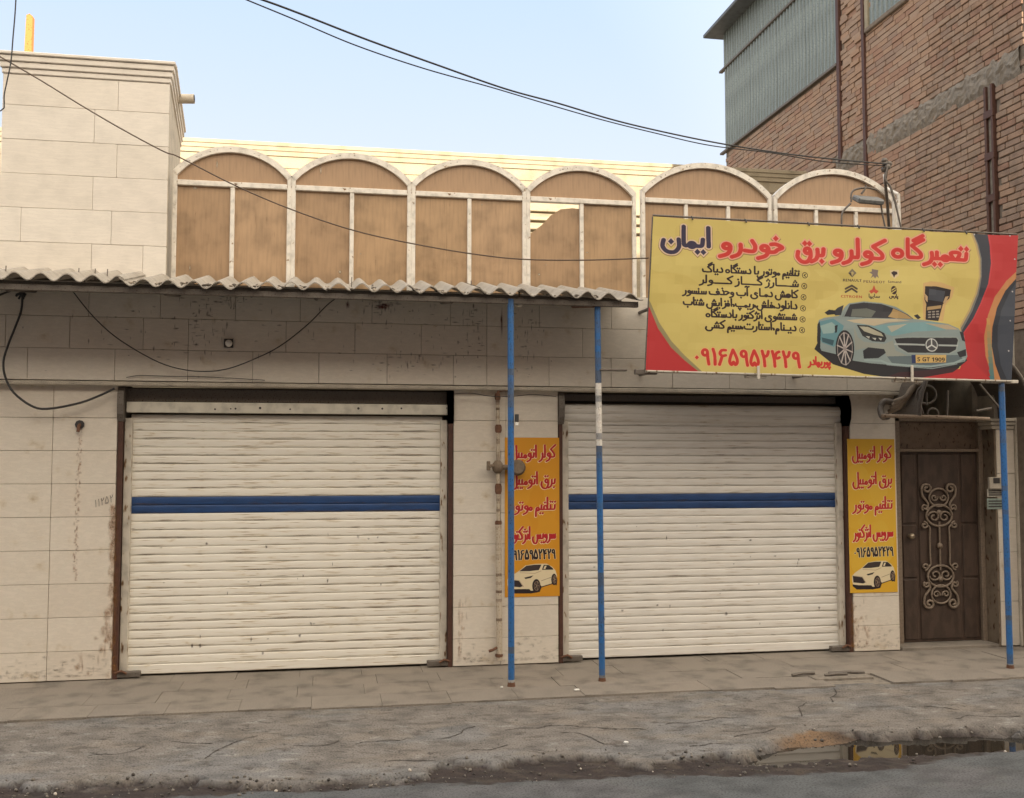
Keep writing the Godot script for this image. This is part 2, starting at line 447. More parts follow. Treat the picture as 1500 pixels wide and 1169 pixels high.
		"ظ":
			w = 0.56
			S = [[0, 0, -0.58, 0], [-0.14, 0.02, -0.24, 0.28, -0.44, 0.28, -0.48, 0.02], [-0.15, 1.0, -0.15, 0]]
			above.call(1, -0.38, 0.58)
		"خ", "ح":
			w = 0.52
			S = [[-0.44, 0.42, -0.26, 0.44, -0.02, 0.28, -0.2, 0.14, -0.32, 0.02, -0.54, 0]]
			if ch == "خ": above.call(1, -0.26, 0.76)
		"ـ":
			S = [[0, 0, -0.34, 0]]
			w = 0.32
		"،":
			w = 0.26
			S = [[-0.18, 0.22, -0.1, 0.16, -0.08, 0.02, -0.14, 0.0]]
		" ": w = 0.22
		"۰":
			w = 0.4
			D.append(Vector2(-0.2, 0.42))
		"۱": w = 0.42; S = [[-0.28, 1.0, -0.18, 0.6, -0.16, 0.0]]
		"۲": w = 0.6; S = [[-0.5, 1.0, -0.38, 0.5, -0.34, 0.0], [-0.46, 0.78, -0.3, 0.64, -0.16, 0.74, -0.1, 0.98]]
		"۴": w = 0.66; S = [[-0.56, 1.0, -0.44, 0.5, -0.4, 0.0], [-0.5, 0.78, -0.44, 0.58, -0.24, 0.54, -0.1, 0.6], [-0.36, 0.58, -0.3, 0.86, -0.12, 0.98]]
		"۵": w = 0.66; S = [[-0.36, 1.0, -0.54, 0.5, -0.58, 0.18, -0.46, 0.02, -0.34, 0.2, -0.22, 0.02, -0.1, 0.18, -0.14, 0.5, -0.36, 1.0]]
		"۶": w = 0.58; S = [[-0.12, 0.96, -0.36, 0.94, -0.48, 0.74, -0.34, 0.58, -0.12, 0.62], [-0.34, 0.58, -0.42, 0.3, -0.52, 0.0]]
		"۹": w = 0.58; S = [ring(-0.32, 0.76, 0.16, 0.19), [-0.16, 0.76, -0.14, 0.4, -0.08, 0.0]]
	var T := []
	for s in S: T.append(s if s[0] is Vector2 else V(s))
	return [w, T, D]
# lay out a line; returns [width, strokes, dots] with x from 0 (right end) to -width
func persian(s: String) -> Array:
	var X := 0.0; var S := []; var D := []
	for i in s.length():
		var ch := s[i]
		var digit := ch in "۰۱۲۴۵۶۹"
		var joins := func(c: String) -> bool: return not (c in " ،۰۱۲۴۵۶۹")
		var before: bool = i > 0 and joins.call(s[i - 1]) and not (s[i - 1] in BREAK)
		var after: bool = i + 1 < s.length() and joins.call(s[i + 1]) and not (ch in BREAK)
		var form := ("m" if after else "f") if before else ("i" if after else "s")
		if digit: form = "s"
		var L := letter(ch, form)
		for st in L[1]:
			var q := []
			for p in st: q.append(p + Vector2(X, 0))
			S.append(smooth(q))
		for p in L[2]: D.append(p + Vector2(X, 0))
		X -= L[0] + (0.06 if not after else 0.0)
	return [-X, S, D]
# print a line: right end at (x1, base), fitted to width wd, alef height ht; slope = fall of the baseline per pixel to the right
func persian_print(pic: Pic, s: String, x1: float, base: float, wd: float, ht: float, layers: Array, slope := 0.0) -> void:
	var L := persian(s)
	var sx: float = wd / L[0]
	for ly in layers:   # [pen radius, colour, dx, dy]
		for st in L[1]:
			var q := []
			for p in st: q.append(Vector2(x1 + p.x * sx + ly[2], base - p.y * ht + p.x * sx * slope + ly[3]))
			pic.line(q, ly[0], ly[1], 0.82)
		for p in L[2]:
			var c := Vector2(x1 + p.x * sx + ly[2], base - p.y * ht + p.x * sx * slope + ly[3])
			var r: float = ly[0] * 1.15
			pic.poly([c + Vector2(0, -r * 1.15), c + Vector2(r * 1.15, 0), c + Vector2(0, r * 1.15), c + Vector2(-r * 1.15, 0)], ly[1])
func flip(s: String) -> String:   # numbers run left to right
	return s.reverse()
func latin_print(pic: Pic, s: String, x0: float, base: float, wd: float, ht: float, col: Color, bold := true) -> void:
	var f := SystemFont.new()
	f.font_names = PackedStringArray(["Droid Sans"])
	f.font_weight = 700 if bold else 400
	var tm := TextMesh.new()
	tm.font = f; tm.font_size = 64; tm.pixel_size = 0.01; tm.depth = 0.0; tm.text = s
	var bb := tm.get_aabb()
	for k in tm.get_surface_count():
		var a := tm.surface_get_arrays(k)
		var vs: PackedVector3Array = a[Mesh.ARRAY_VERTEX]
		var ix: PackedInt32Array = a[Mesh.ARRAY_INDEX] if a[Mesh.ARRAY_INDEX] != null else PackedInt32Array(range(vs.size()))
		for i in range(0, ix.size(), 3):
			var t := []
			for j in 3:
				var p := vs[ix[i + j]]
				t.append(Vector2(x0 + (p.x - bb.position.x) / bb.size.x * wd, base - (p.y - bb.position.y) / bb.size.y * ht))
			pic.poly(t, col)
func C8(r: int, g: int, b: int) -> Color:
	return Color8(r, g, b)

var sx0 := 2.50; var sx1 := 5.84; var sy0 := 2.44; var sy1 := 3.70   # the banner on its plane, metres
const SZ := 0.9
func sign_picture() -> ImageTexture:
	var W := 2048; var H := 776
	var yel := C8(208, 188, 108)
	var red := C8(186, 45, 48)
	var dk := C8(52, 55, 66)
	var pic := Pic.new(W, H, yel)
	var z2t := func(p: Vector2) -> Vector2: return Vector2((p.x - sx0) / (sx1 - sx0) * W, (sy1 - p.y) / (sy1 - sy0) * H)
	# a: corner-of-zoom coordinates (photo = origin + coordinate / scale)
	var map := func(a: Array, ox: float, oy: float, sc: float) -> Array:
		var o := []
		for i in range(0, a.size(), 2):
			var q := at(ox + a[i] / sc, oy + a[i + 1] / sc, SZ)
			o.append(z2t.call(Vector2(q.x, q.y)))
		return o
	var R := func(a: Array) -> Array: return map.call(a, 1180.0, 330.0, 4.6875)
	var L := func(a: Array) -> Array: return map.call(a, 940.0, 310.0, 4.675)
	# faint tonal patches of the printed yellow
	for k in 60:
		var c := Vector2(rng.randf() * W, rng.randf() * H)
		pic.disc(c, rng.randf_range(60, 220), rng.randf_range(30, 90), yel.lerp(C8(214, 196, 118) if k % 2 else C8(201, 180, 98), rng.randf_range(0.1, 0.45)))
	# bands at the right
	pic.poly(R.call([1120, 20, 1165, 130, 1190, 230, 1190, 350, 1165, 470, 1120, 580, 1060, 690, 1100, 1100, 1600, 1100, 1600, 0]), C8(186, 160, 110))
	pic.poly(R.call([1135, 20, 1180, 130, 1202, 230, 1202, 350, 1178, 470, 1130, 590, 1066, 705, 1100, 1100, 1600, 1100, 1600, 0]), C8(120, 118, 112))
	pic.poly(R.call([1140, 20, 1188, 130, 1212, 230, 1210, 350, 1188, 480, 1145, 590, 1075, 720, 1100, 1100, 1600, 1100, 1600, 0]), dk)
	pic.poly(R.call([1246, 20, 1266, 140, 1274, 260, 1254, 400, 1204, 530, 1150, 640, 1085, 735, 1100, 860, 1100, 1100, 1600, 1100, 1600, 0]), C8(196, 60, 66))
	pic.poly(R.call([1258, 20, 1278, 140, 1284, 260, 1264, 400, 1214, 530, 1158, 640, 1092, 740, 1104, 860, 1060, 985, 700, 1040, 700, 1100, 1600, 1100, 1600, 0]), red)
	for k in 14:
		pic.poly(R.call([1150 + k * 8, 640 + k * 22, 1110 + k * 10, 900 + k * 8, 1300, 1100, 1310, 860]), red.lerp(C8(150, 34, 40), k / 26.0))
	pic.poly(R.call([1490, 280, 1380, 380, 1300, 490, 1250, 620, 1226, 760, 1236, 900, 1290, 1075, 1600, 1100, 1600, 200]), C8(190, 130, 80))
	for k in 10:
		pic.poly(R.call([1240 + k * 2, 640 + k * 44, 1262 + k * 3, 640 + k * 44, 1300, 1075, 1280, 1075]), C8(196, 146, 84).lerp(C8(70, 116, 122), k / 9.0))
	pic.poly(R.call([1490, 310, 1440, 372, 1372, 450, 1312, 570, 1280, 700, 1278, 830, 1300, 950, 1345, 1075, 1600, 1100, 1600, 200]), C8(40, 44, 54))
	pic.poly(R.call([1490, 340, 1440, 400, 1392, 480, 1340, 590, 1318, 700, 1318, 830, 1340, 960, 1390, 1075, 1600, 1100, 1600, 200]), C8(60, 66, 78))
	for q in [[1160, 62], [1400, 72], [1435, 232], [1420, 455], [1403, 655], [1393, 862]]:
		pic.line(R.call([q[0], q[1], q[0] + 1, q[1] + 1]), 4.0, C8(190, 185, 185))
	# corner at the lower left
	pic.poly(L.call([20, 560, 62, 625, 120, 760, 205, 890, 300, 990, 430, 1110, 20, 1110]), C8(150, 138, 98))
	pic.poly(L.call([20, 600, 55, 660, 112, 800, 200, 930, 295, 1020, 410, 1112, 20, 1112]), red)
	# headline
	var halo := C8(226, 160, 138); var shade := C8(150, 126, 74)
	var hot := C8(201, 48, 40)
	for q in [["تعمیرگاه", 1112.0, 245.0, 528.0], ["کولرو", 545.0, 236.0, 376.0], ["برق", 130.0, 214.0, 200.0]]:
		var a: Array = R.call([q[1], q[2], q[1] - q[3], q[2] - 8])
		persian_print(pic, q[0], a[0].x, a[0].y - 4, a[0].x - a[1].x, 94, [[22, shade, 0, 3], [19.5, halo, 0, 0], [12.0, hot, 0, 0]], 0.012)
	for q in [["خودرو", 965.0, 290.0, 440.0, hot], ["ایمان", 478.0, 248.0, 356.0, C8(45, 36, 66)]]:
		var a: Array = L.call([q[1], q[2], q[1] - q[3], q[2] - 8])
		persian_print(pic, q[0], a[0].x, a[0].y - 6, a[0].x - a[1].x, 94, [[22, shade, 0, 3], [19.5, halo if q[4] == hot else C8(214, 186, 160), 0, 0], [12.0, q[4], 0, 0]], 0.012)
	# service list
	var ink := C8(38, 20, 22)
	var rows := [["تنظیم موتور با دستگاه دیاگ", 1078, 412, 438], ["شــــارژ گــــاز کــــولر", 1074, 396, 512], ["کاهش دمـای آب وحذف سنسور", 1070, 280, 588], ["دانلود،فلش،ریمپ،افزایش شتاب", 1066, 280, 664], ["شستشوی انژکتور بادستگاه", 1062, 436, 740], ["دیـنام،استارت،سیم کشی", 1058, 434, 814]]
	for q in rows:
		var a: Array = L.call([q[1], q[3], q[2], q[3]])
		persian_print(pic, q[0], a[0].x, a[0].y + 1, a[0].x - a[1].x, 37, [[4.8, ink, 0, 0]], 0.01)
		var b: Array = L.call([q[1] + 40, q[3] - 2])
		var c: Vector2 = b[0]
		var rg := []
		for i in 17: rg.append(c + Vector2(cos(TAU * i / 16), sin(TAU * i / 16)) * 14)
		pic.line(rg, 1.7, ink)
		pic.line([c + Vector2(4, -6), c + Vector2(-5, 0), c + Vector2(4, 6)], 2.2, ink)
	# telephone number and name
	var ph: Array = L.call([1090, 1066, 350, 1052])
	persian_print(pic, flip("۰۹۱۶۵۹۵۲۴۲۹"), ph[0].x, ph[0].y, ph[0].x - ph[1].x, 76, [[13, C8(226, 176, 120), 0, 0], [8.2, hot, 0, 0]], 0.015)
	var nm: Array = L.call([1292, 1052, 1140, 1052])
	persian_print(pic, "پوربهادر", nm[0].x, nm[0].y, nm[0].x - nm[1].x, 40, [[5.2, hot, 0, 0]], 0.015)
	# small emblems and their words
	var em := C8(74, 62, 52); var emr := C8(200, 82, 60)
	pic.poly(R.call([320, 298, 350, 328, 320, 358, 292, 328]), C8(122, 112, 92)); pic.poly(R.call([320, 316, 332, 328, 320, 350, 310, 328]), C8(190, 170, 110)); pic.poly(R.call([292, 326, 312, 328, 320, 354, 306, 344]), em)
	pic.poly(R.call([455, 300, 500, 308, 496, 336, 504, 364, 488, 350, 478, 366, 466, 350, 446, 364, 460, 338, 436, 322, 454, 318]), C8(128, 112, 104))
	pic.poly(R.call([580, 308, 642, 306, 640, 344, 612, 368, 584, 346]), C8(214, 192, 150)); pic.poly(R.call([588, 326, 606, 314, 630, 320, 632, 336, 618, 340, 608, 360, 600, 340]), C8(44, 26, 28))
	pic.line(R.call([276, 436, 318, 414, 352, 436]), 5.0, em); pic.line(R.call([276, 458, 318, 434, 352, 458]), 5.0, em)
	pic.poly(R.call([470, 410, 482, 440, 504, 452, 486, 470, 470, 458, 452, 470, 436, 452, 458, 440]), emr)
	pic.disc(R.call([606, 446])[0], 16, 22, C8(52, 26, 28)); pic.line(R.call([592, 446, 616, 430]), 2.6, yel); pic.line(R.call([594, 462, 620, 444]), 2.6, yel)
	var words := [["RENAULT", 258, 384, 384, em], ["PEUGEOT", 396, 546, 394, C8(110, 84, 60)], ["Samand", 566, 656, 396, C8(80, 66, 56)], ["CITROEN", 244, 388, 496, C8(176, 82, 46)]]
	for q in words:
		var a: Array = R.call([q[1], q[3], q[2], q[3]])
		latin_print(pic, q[0], a[0].x, a[0].y, a[1].x - a[0].x, 13, q[4])
	for q in [["سایپا", 510.0, 496.0, 80.0, em], ["پارس", 634.0, 496.0, 60.0, C8(52, 26, 28)]]:
		var a: Array = R.call([q[1], q[2], q[1] - q[3], q[2]])
		persian_print(pic, q[0], a[0].x, a[0].y, a[0].x - a[1].x, 17, [[2.6, q[4], 0, 0]])
	# hand-held tester
	pic.poly(R.call([806, 398, 860, 384, 930, 392, 1024, 426, 1012, 490, 965, 545, 945, 660, 810, 650, 806, 545]), C8(206, 170, 112))
	pic.poly(R.call([820, 418, 900, 420, 1000, 442, 990, 500, 946, 540, 912, 658, 824, 648, 830, 540, 816, 510]), C8(34, 26, 30))
	pic.poly(R.call([848, 436, 960, 452, 946, 526, 842, 512]), C8(66, 70, 80))
	pic.poly(R.call([818, 470, 838, 490, 838, 530, 822, 512]), C8(200, 170, 130)); pic.poly(R.call([962, 490, 986, 486, 962, 536, 946, 530]), C8(190, 160, 120))
	pic.poly(R.call([838, 560, 936, 548, 932, 570, 834, 584]), C8(176, 146, 100))
	for i in 3:
		for j in 3: pic.line(R.call([846 + j * 28, 596 + i * 18 - j * 2, 858 + j * 28, 595 + i * 18 - j * 2]), 4, C8(150, 140, 130))
	# the car
	pic.poly(R.call([60, 850, 190, 955, 400, 1020, 600, 1050, 760, 1046, 1040, 985, 1110, 930, 1090, 870, 600, 880, 90, 790]), C8(36, 35, 40))
	pic.poly(R.call([540, 1045, 640, 1010, 1060, 975, 1010, 1010, 800, 1046]), C8(60, 34, 40))
	pic.poly(R.call([80, 690, 92, 650, 130, 635, 230, 622, 270, 560, 300, 535, 400, 524, 520, 534, 620, 560, 700, 608, 745, 643, 860, 658, 980, 678, 1050, 708, 1090, 760, 1100, 830, 1112, 900, 1095, 935, 1040, 948, 860, 975, 700, 968, 560, 957, 440, 947, 330, 930, 230, 890, 110, 862, 80, 800]), C8(138, 152, 150))
	pic.poly(R.call([92, 662, 190, 640, 262, 690, 240, 760, 196, 836, 112, 806, 84, 744]), C8(98, 142, 150))
	pic.poly(R.call([100, 690, 180, 665, 220, 700, 190, 740, 120, 745]), C8(146, 172, 168))
	pic.poly(R.call([110, 770, 196, 790, 186, 826, 116, 800]), C8(52, 84, 94))
	pic.poly(R.call([280, 652, 420, 640, 640, 645, 720, 655, 560, 668, 470, 690, 330, 668]), C8(190, 176, 148))
	pic.poly(R.call([330, 672, 470, 694, 600, 672, 860, 664, 1000, 690, 960, 720, 760, 730, 600, 760, 560, 750, 480, 705]), C8(122, 160, 164))
	pic.poly(R.call([560, 692, 700, 676, 620, 720, 590, 735]), C8(176, 174, 156)); pic.poly(R.call([820, 672, 980, 684, 1050, 716, 960, 714]), C8(184, 166, 138))
	pic.poly(R.call([330, 690, 360, 770, 400, 800, 540, 815, 600, 790, 620, 860, 700, 895, 560, 905, 540, 860, 400, 845, 340, 860]), C8(148, 152, 142))
	pic.poly(R.call([560, 900, 1060, 890, 1090, 930, 860, 968, 600, 955]), C8(96, 110, 114))
	pic.poly(R.call([255, 626, 300, 540, 400, 527, 520, 538, 612, 572, 700, 612, 742, 644, 600, 640, 430, 636]), C8(46, 46, 52))
	pic.poly(R.call([602, 570, 692, 612, 736, 642, 620, 640, 566, 628, 590, 600]), C8(176, 146, 96))
	pic.poly(R.call([310, 626, 322, 576, 420, 570, 484, 590, 452, 632]), C8(104, 108, 100))
	pic.line(R.call([262, 624, 302, 540, 400, 526, 520, 536, 620, 566]), 3, C8(140, 152, 150))
	pic.poly(R.call([186, 600, 220, 566, 262, 548, 244, 616, 206, 620]), C8(50, 52, 58))
	pic.poly(R.call([130, 600, 160, 580, 200, 584, 206, 610, 150, 616]), C8(34, 34, 40)); pic.poly(R.call([744, 620, 770, 610, 792, 634, 772, 646]), C8(34, 34, 40))
	pic.poly(R.call([200, 690, 220, 684, 214, 735, 202, 740]), C8(30, 34, 40))
	pic.poly(R.call([350, 684, 430, 688, 540, 740, 557, 775, 542, 802, 460, 797, 390, 760]), C8(40, 42, 44))
	pic.poly(R.call([366, 694, 428, 698, 520, 740, 536, 764, 470, 752, 400, 728]), C8(176, 172, 150)); pic.poly(R.call([410, 760, 440, 764, 436, 780]), C8(190, 190, 180)); pic.poly(R.call([456, 772, 486, 774, 480, 790]), C8(190, 190, 180)); pic.poly(R.call([500, 772, 526, 776, 518, 792]), C8(190, 190, 180))
	pic.poly(R.call([1058, 730, 1080, 735, 1098, 800, 1076, 790]), C8(40, 44, 50))
	var wc: Vector2 = R.call([270, 848])[0]
	var rx: float = R.call([332, 848])[0].x - wc.x
	var ry: float = R.call([270, 968])[0].y - wc.y
	pic.disc(wc, rx * 1.02, ry * 1.06, C8(26, 26, 30)); pic.disc(wc, rx * 0.86, ry * 0.94, C8(150, 140, 136)); pic.disc(wc, rx * 0.78, ry * 0.87, C8(40, 38, 42))
	for i in 10:
		var d := Vector2(cos(TAU * i / 10 + 0.2) * rx * 0.84, sin(TAU * i / 10 + 0.2) * ry * 0.92)
		pic.line([wc + d * 0.12, wc + d], 3.4, C8(182, 172, 166))
	pic.disc(wc, rx * 0.16, ry * 0.14, C8(150, 140, 136))
	pic.poly(R.call([82, 680, 96, 660, 104, 720, 100, 850, 84, 860, 78, 780]), C8(30, 30, 36))
	pic.poly(R.call([602, 770, 700, 764, 1040, 764, 1058, 785, 1042, 860, 990, 886, 700, 882, 630, 842]), C8(150, 160, 156))
	pic.poly(R.call([612, 778, 700, 772, 1036, 772, 1048, 788, 1032, 854, 986, 878, 704, 874, 640, 836]), C8(42, 42, 46))
	pic.line(R.call([616, 816, 860, 822, 1044, 826]), 4.5, C8(170, 176, 172))
	var mc: Vector2 = R.call([866, 822])[0]
	var mr: float = R.call([908, 822])[0].x - mc.x
	pic.disc(mc, mr * 1.1, mr * 1.1, C8(60, 60, 62)); pic.disc(mc, mr, mr, C8(196, 198, 194)); pic.disc(mc, mr * 0.84, mr * 0.84, C8(74, 74, 76))
	for i in 3: pic.line([mc, mc + Vector2(sin(TAU * i / 3), -cos(TAU * i / 3)) * mr * 0.92], 3.6, C8(205, 206, 202))
	pic.poly(R.call([394, 862, 430, 838, 540, 850, 552, 876, 500, 912, 400, 916]), C8(38, 40, 46)); pic.poly(R.call([1040, 872, 1102, 850, 1104, 896, 1060, 908]), C8(38, 40, 46))
	pic.line(R.call([408, 926, 520, 930, 566, 950, 700, 962, 860, 970, 1020, 946, 1092, 916]), 5, C8(150, 168, 166))
	pic.line(R.call([560, 958, 720, 972, 870, 984, 1040, 952]), 2.4, C8(140, 150, 150))
	pic.poly(R.call([728, 890, 966, 890, 964, 944, 730, 948]), C8(40, 54, 96)); pic.poly(R.call([756, 890, 966, 890, 964, 942, 757, 946]), C8(206, 172, 106))
	var pl: Array = R.call([768, 934, 956, 930])
	latin_print(pic, "S GT 1909", pl[0].x, pl[0].y, pl[1].x - pl[0].x, 22, C8(44, 32, 28))
	return ImageTexture.create_from_image(pic.im)

func poster_picture(bg: Color, pale: Color, ink: Color) -> ImageTexture:
	var W := 420; var H := 1260
	var pic := Pic.new(W, H, bg)
	for k in 30: pic.disc(Vector2(rng.randf_range(0.1, 0.9) * W, rng.randf_range(0.25, 0.8) * H), rng.randf_range(40, 130), rng.randf_range(60, 160), bg.lerp(pale, rng.randf_range(0.05, 0.5)))
	var white := C8(228, 214, 176)
	for q in [["کولر اتومبیل", 128], ["برق اتومبیل", 340], ["تنظیم موتور", 545], ["سرویس انژکتور", 775]]:
		persian_print(pic, q[0], 388, q[1] + 26.0, 350, 94, [[11.5, white, -2, 2], [8.2, ink, 0, 0]], -0.02)
	persian_print(pic, flip("۰۹۱۶۵۹۵۲۴۲۹"), 388, 962, 350, 74, [[9, white, 0, 0], [6.2, C8(40, 22, 24), 0, 0]], -0.02)
	# the car at the foot: coordinates of a 270 x 190 drawing
	var Z := func(a: Array) -> Array:
		var o := []
		for i in range(0, a.size(), 2): o.append(Vector2(16 + a[i] * 1.42, 990 + a[i + 1] * 1.33))
		return o
	var b := C8(38, 28, 30); var wh := C8(222, 206, 170)
	pic.poly(Z.call([4, 160, 30, 182, 130, 184, 176, 176, 186, 150, 250, 130, 268, 140, 272, 100, 200, 60, 20, 100]), b)
	pic.poly(Z.call([2, 100, 20, 80, 62, 52, 100, 18, 150, 10, 215, 10, 246, 30, 262, 52, 270, 82, 268, 100, 250, 108, 240, 128, 186, 144, 176, 130, 158, 140, 140, 168, 40, 168, 10, 156, 2, 130]), wh)
	pic.poly(Z.call([66, 52, 104, 20, 150, 14, 186, 14, 172, 46, 120, 52]), C8(60, 50, 48)); pic.poly(Z.call([188, 46, 198, 16, 226, 18, 248, 38, 250, 46]), C8(48, 40, 40)); pic.poly(Z.call([196, 40, 204, 22, 214, 22, 206, 42]), wh)
	pic.poly(Z.call([6, 96, 66, 108, 84, 140, 70, 146, 10, 138]), C8(48, 38, 40)); pic.line(Z.call([4, 96, 66, 106, 88, 142]), 3, C8(190, 170, 140))
	pic.poly(Z.call([92, 90, 142, 78, 128, 92, 100, 98]), b); pic.poly(Z.call([4, 150, 40, 156, 120, 158, 130, 170, 30, 176]), b)
	pic.line(Z.call([70, 60, 150, 66, 184, 52]), 2, C8(176, 156, 126)); pic.line(Z.call([186, 110, 236, 92]), 2, C8(150, 130, 106))
	for q in [[158, 140, 22, 40], [254, 104, 15, 34]]:
		var c: Vector2 = Z.call([q[0], q[1]])[0]
		pic.disc(c, q[2] * 1.42, q[3] * 1.33, b); pic.disc(c + Vector2(3, 0), q[2] * 1.0, q[3] * 0.96, C8(120, 100, 84)); pic.disc(c + Vector2(3, 0), q[2] * 0.8, q[3] * 0.78, C8(54, 42, 40))
		for i in 5: pic.line([c + Vector2(3, 0), c + Vector2(3 + cos(TAU * i / 5) * q[2] * 0.9, sin(TAU * i / 5) * q[3] * 0.88)], 2.2, C8(150, 128, 106))
	return ImageTexture.create_from_image(pic.im)

# ---------------------------------------------------------------- pieces
func piece(w: float, h: float, d: float, ch := 0.0025) -> ArrayMesh:     # chamfered slab, centred, shared between alike pieces
	var key := "%d_%d_%d" % [roundi(w * 500), roundi(h * 500), roundi(d * 500)]
	if not tcache.has(key):
		var b := MB.new()
		b.cbox(Vector3(-w, -h, -d) / 2, Vector3(w, h, d) / 2, ch)
		tcache[key] = b.mesh()
	return tcache[key]
# courses of tiles on a z-facing wall: rows [y0, y1, [x joints]]
func tile_rows(rows: Array, zf: float, mats: Array, parent: Node, gap := 0.004, called := "tile") -> void:
	for r in rows:
		var xs: Array = r[2]
		for i in xs.size() - 1:
			var w: float = xs[i + 1] - xs[i] - gap
			var h: float = r[1] - r[0] - gap
			if w < 0.01 or h < 0.01: continue
			var o := part(called, piece(w, h, 0.02), mats[rng.randi() % mats.size()], parent, Vector3((xs[i] + xs[i + 1]) / 2, (r[0] + r[1]) / 2, zf - 0.01 + rng.randf_range(-0.0012, 0.0012)))
			o.rotation = Vector3(rng.randf_range(-1, 1) * 0.002, rng.randf_range(-1, 1) * 0.002, 0)
func pxs(list: Array, y: float, z: float) -> Array:
	var o := []
	for p in list: o.append(at(p, y, z).x)
	return o
func cable(called: String, label: String, pts: Array, r: float, mt: Material, parent: Node = null) -> MeshInstance3D:
	var c := Curve3D.new()
	for i in pts.size():
		var t: Vector3 = (pts[mini(i + 1, pts.size() - 1)] - pts[maxi(i - 1, 0)]) / 6.0
		c.add_point(pts[i], -t, t)
	c.bake_interval = 0.05
	var b := MB.new()
	b.tube(Array(c.get_baked_points()), r, 6)
	var o := part(called, b, mt, parent if parent else self)
	if label: tag(o, label, "cable")
	return o
func spline(pts: Array, step := 0.02) -> Array:
	var c := Curve3D.new()
	for i in pts.size():
		var t: Vector3 = (pts[mini(i + 1, pts.size() - 1)] - pts[maxi(i - 1, 0)]) / 6.0
		c.add_point(pts[i], -t, t)
	c.bake_interval = step
	return Array(c.get_baked_points())

func _ready() -> void:
	rng.seed = 7
	var yaw := deg_to_rad(10.37); var pitch := atan(89.0 / FPX)
	cf = Vector3(sin(yaw) * cos(pitch), sin(pitch), -cos(yaw) * cos(pitch))
	cr = Vector3(cos(yaw), 0, sin(yaw))
	cu = cr.cross(cf)
	var cam := Camera3D.new()
	cam.name = "camera"
	cam.position = eye
	cam.basis = Basis(cr, cu, -cf)
	cam.fov = rad_to_deg(2.0 * atan(584.5 / FPX))
	cam.near = 0.05; cam.far = 500.0
	add_child(cam); cam.current = true
	var sm := ProceduralSkyMaterial.new()
	sm.sky_top_color = lin(0.108, 0.188, 0.31)
	sm.sky_horizon_color = lin(0.335, 0.315, 0.285)
	sm.sky_curve = 0.3
	sm.ground_bottom_color = Color(0.35, 0.31, 0.27); sm.ground_horizon_color = Color(0.6, 0.55, 0.5)
	sm.sun_angle_max = 125.0; sm.sun_curve = 1.3
	var env := Environment.new()
	env.background_mode = Environment.BG_SKY
	env.sky = Sky.new(); env.sky.sky_material = sm
	env.tonemap_mode = Environment.TONE_MAPPER_LINEAR
	env.tonemap_exposure = 3.6
	env.sdfgi_enabled = true; env.ssao_enabled = true; env.ssil_enabled = true
	var we := WorldEnvironment.new()
	we.name = "environment"; we.environment = env
	add_child(we)
	var sun := DirectionalLight3D.new()
	sun.name = "sun"
	sun.light_energy = 1.1; sun.light_angular_distance = 0.5; sun.light_color = Color(1.0, 0.945, 0.86); sun.shadow_enabled = true
	add_child(sun)
	var saz := deg_to_rad(25.0); var sel := deg_to_rad(15.0)
	sun.look_at_from_position(Vector3(sin(saz) * cos(sel), sin(sel), cos(saz) * cos(sel)) * 50.0, Vector3.ZERO)
	make_materials()
	ground()
	shop()
	rear_house()
	brick_building()
	opposite_building()
	shutter("shop with its left edge beside the rust-stained tile wall", 0)
	shutter("", 1)
	door()
	awning()
	billboard()
	posters()
	fittings()
	cables()

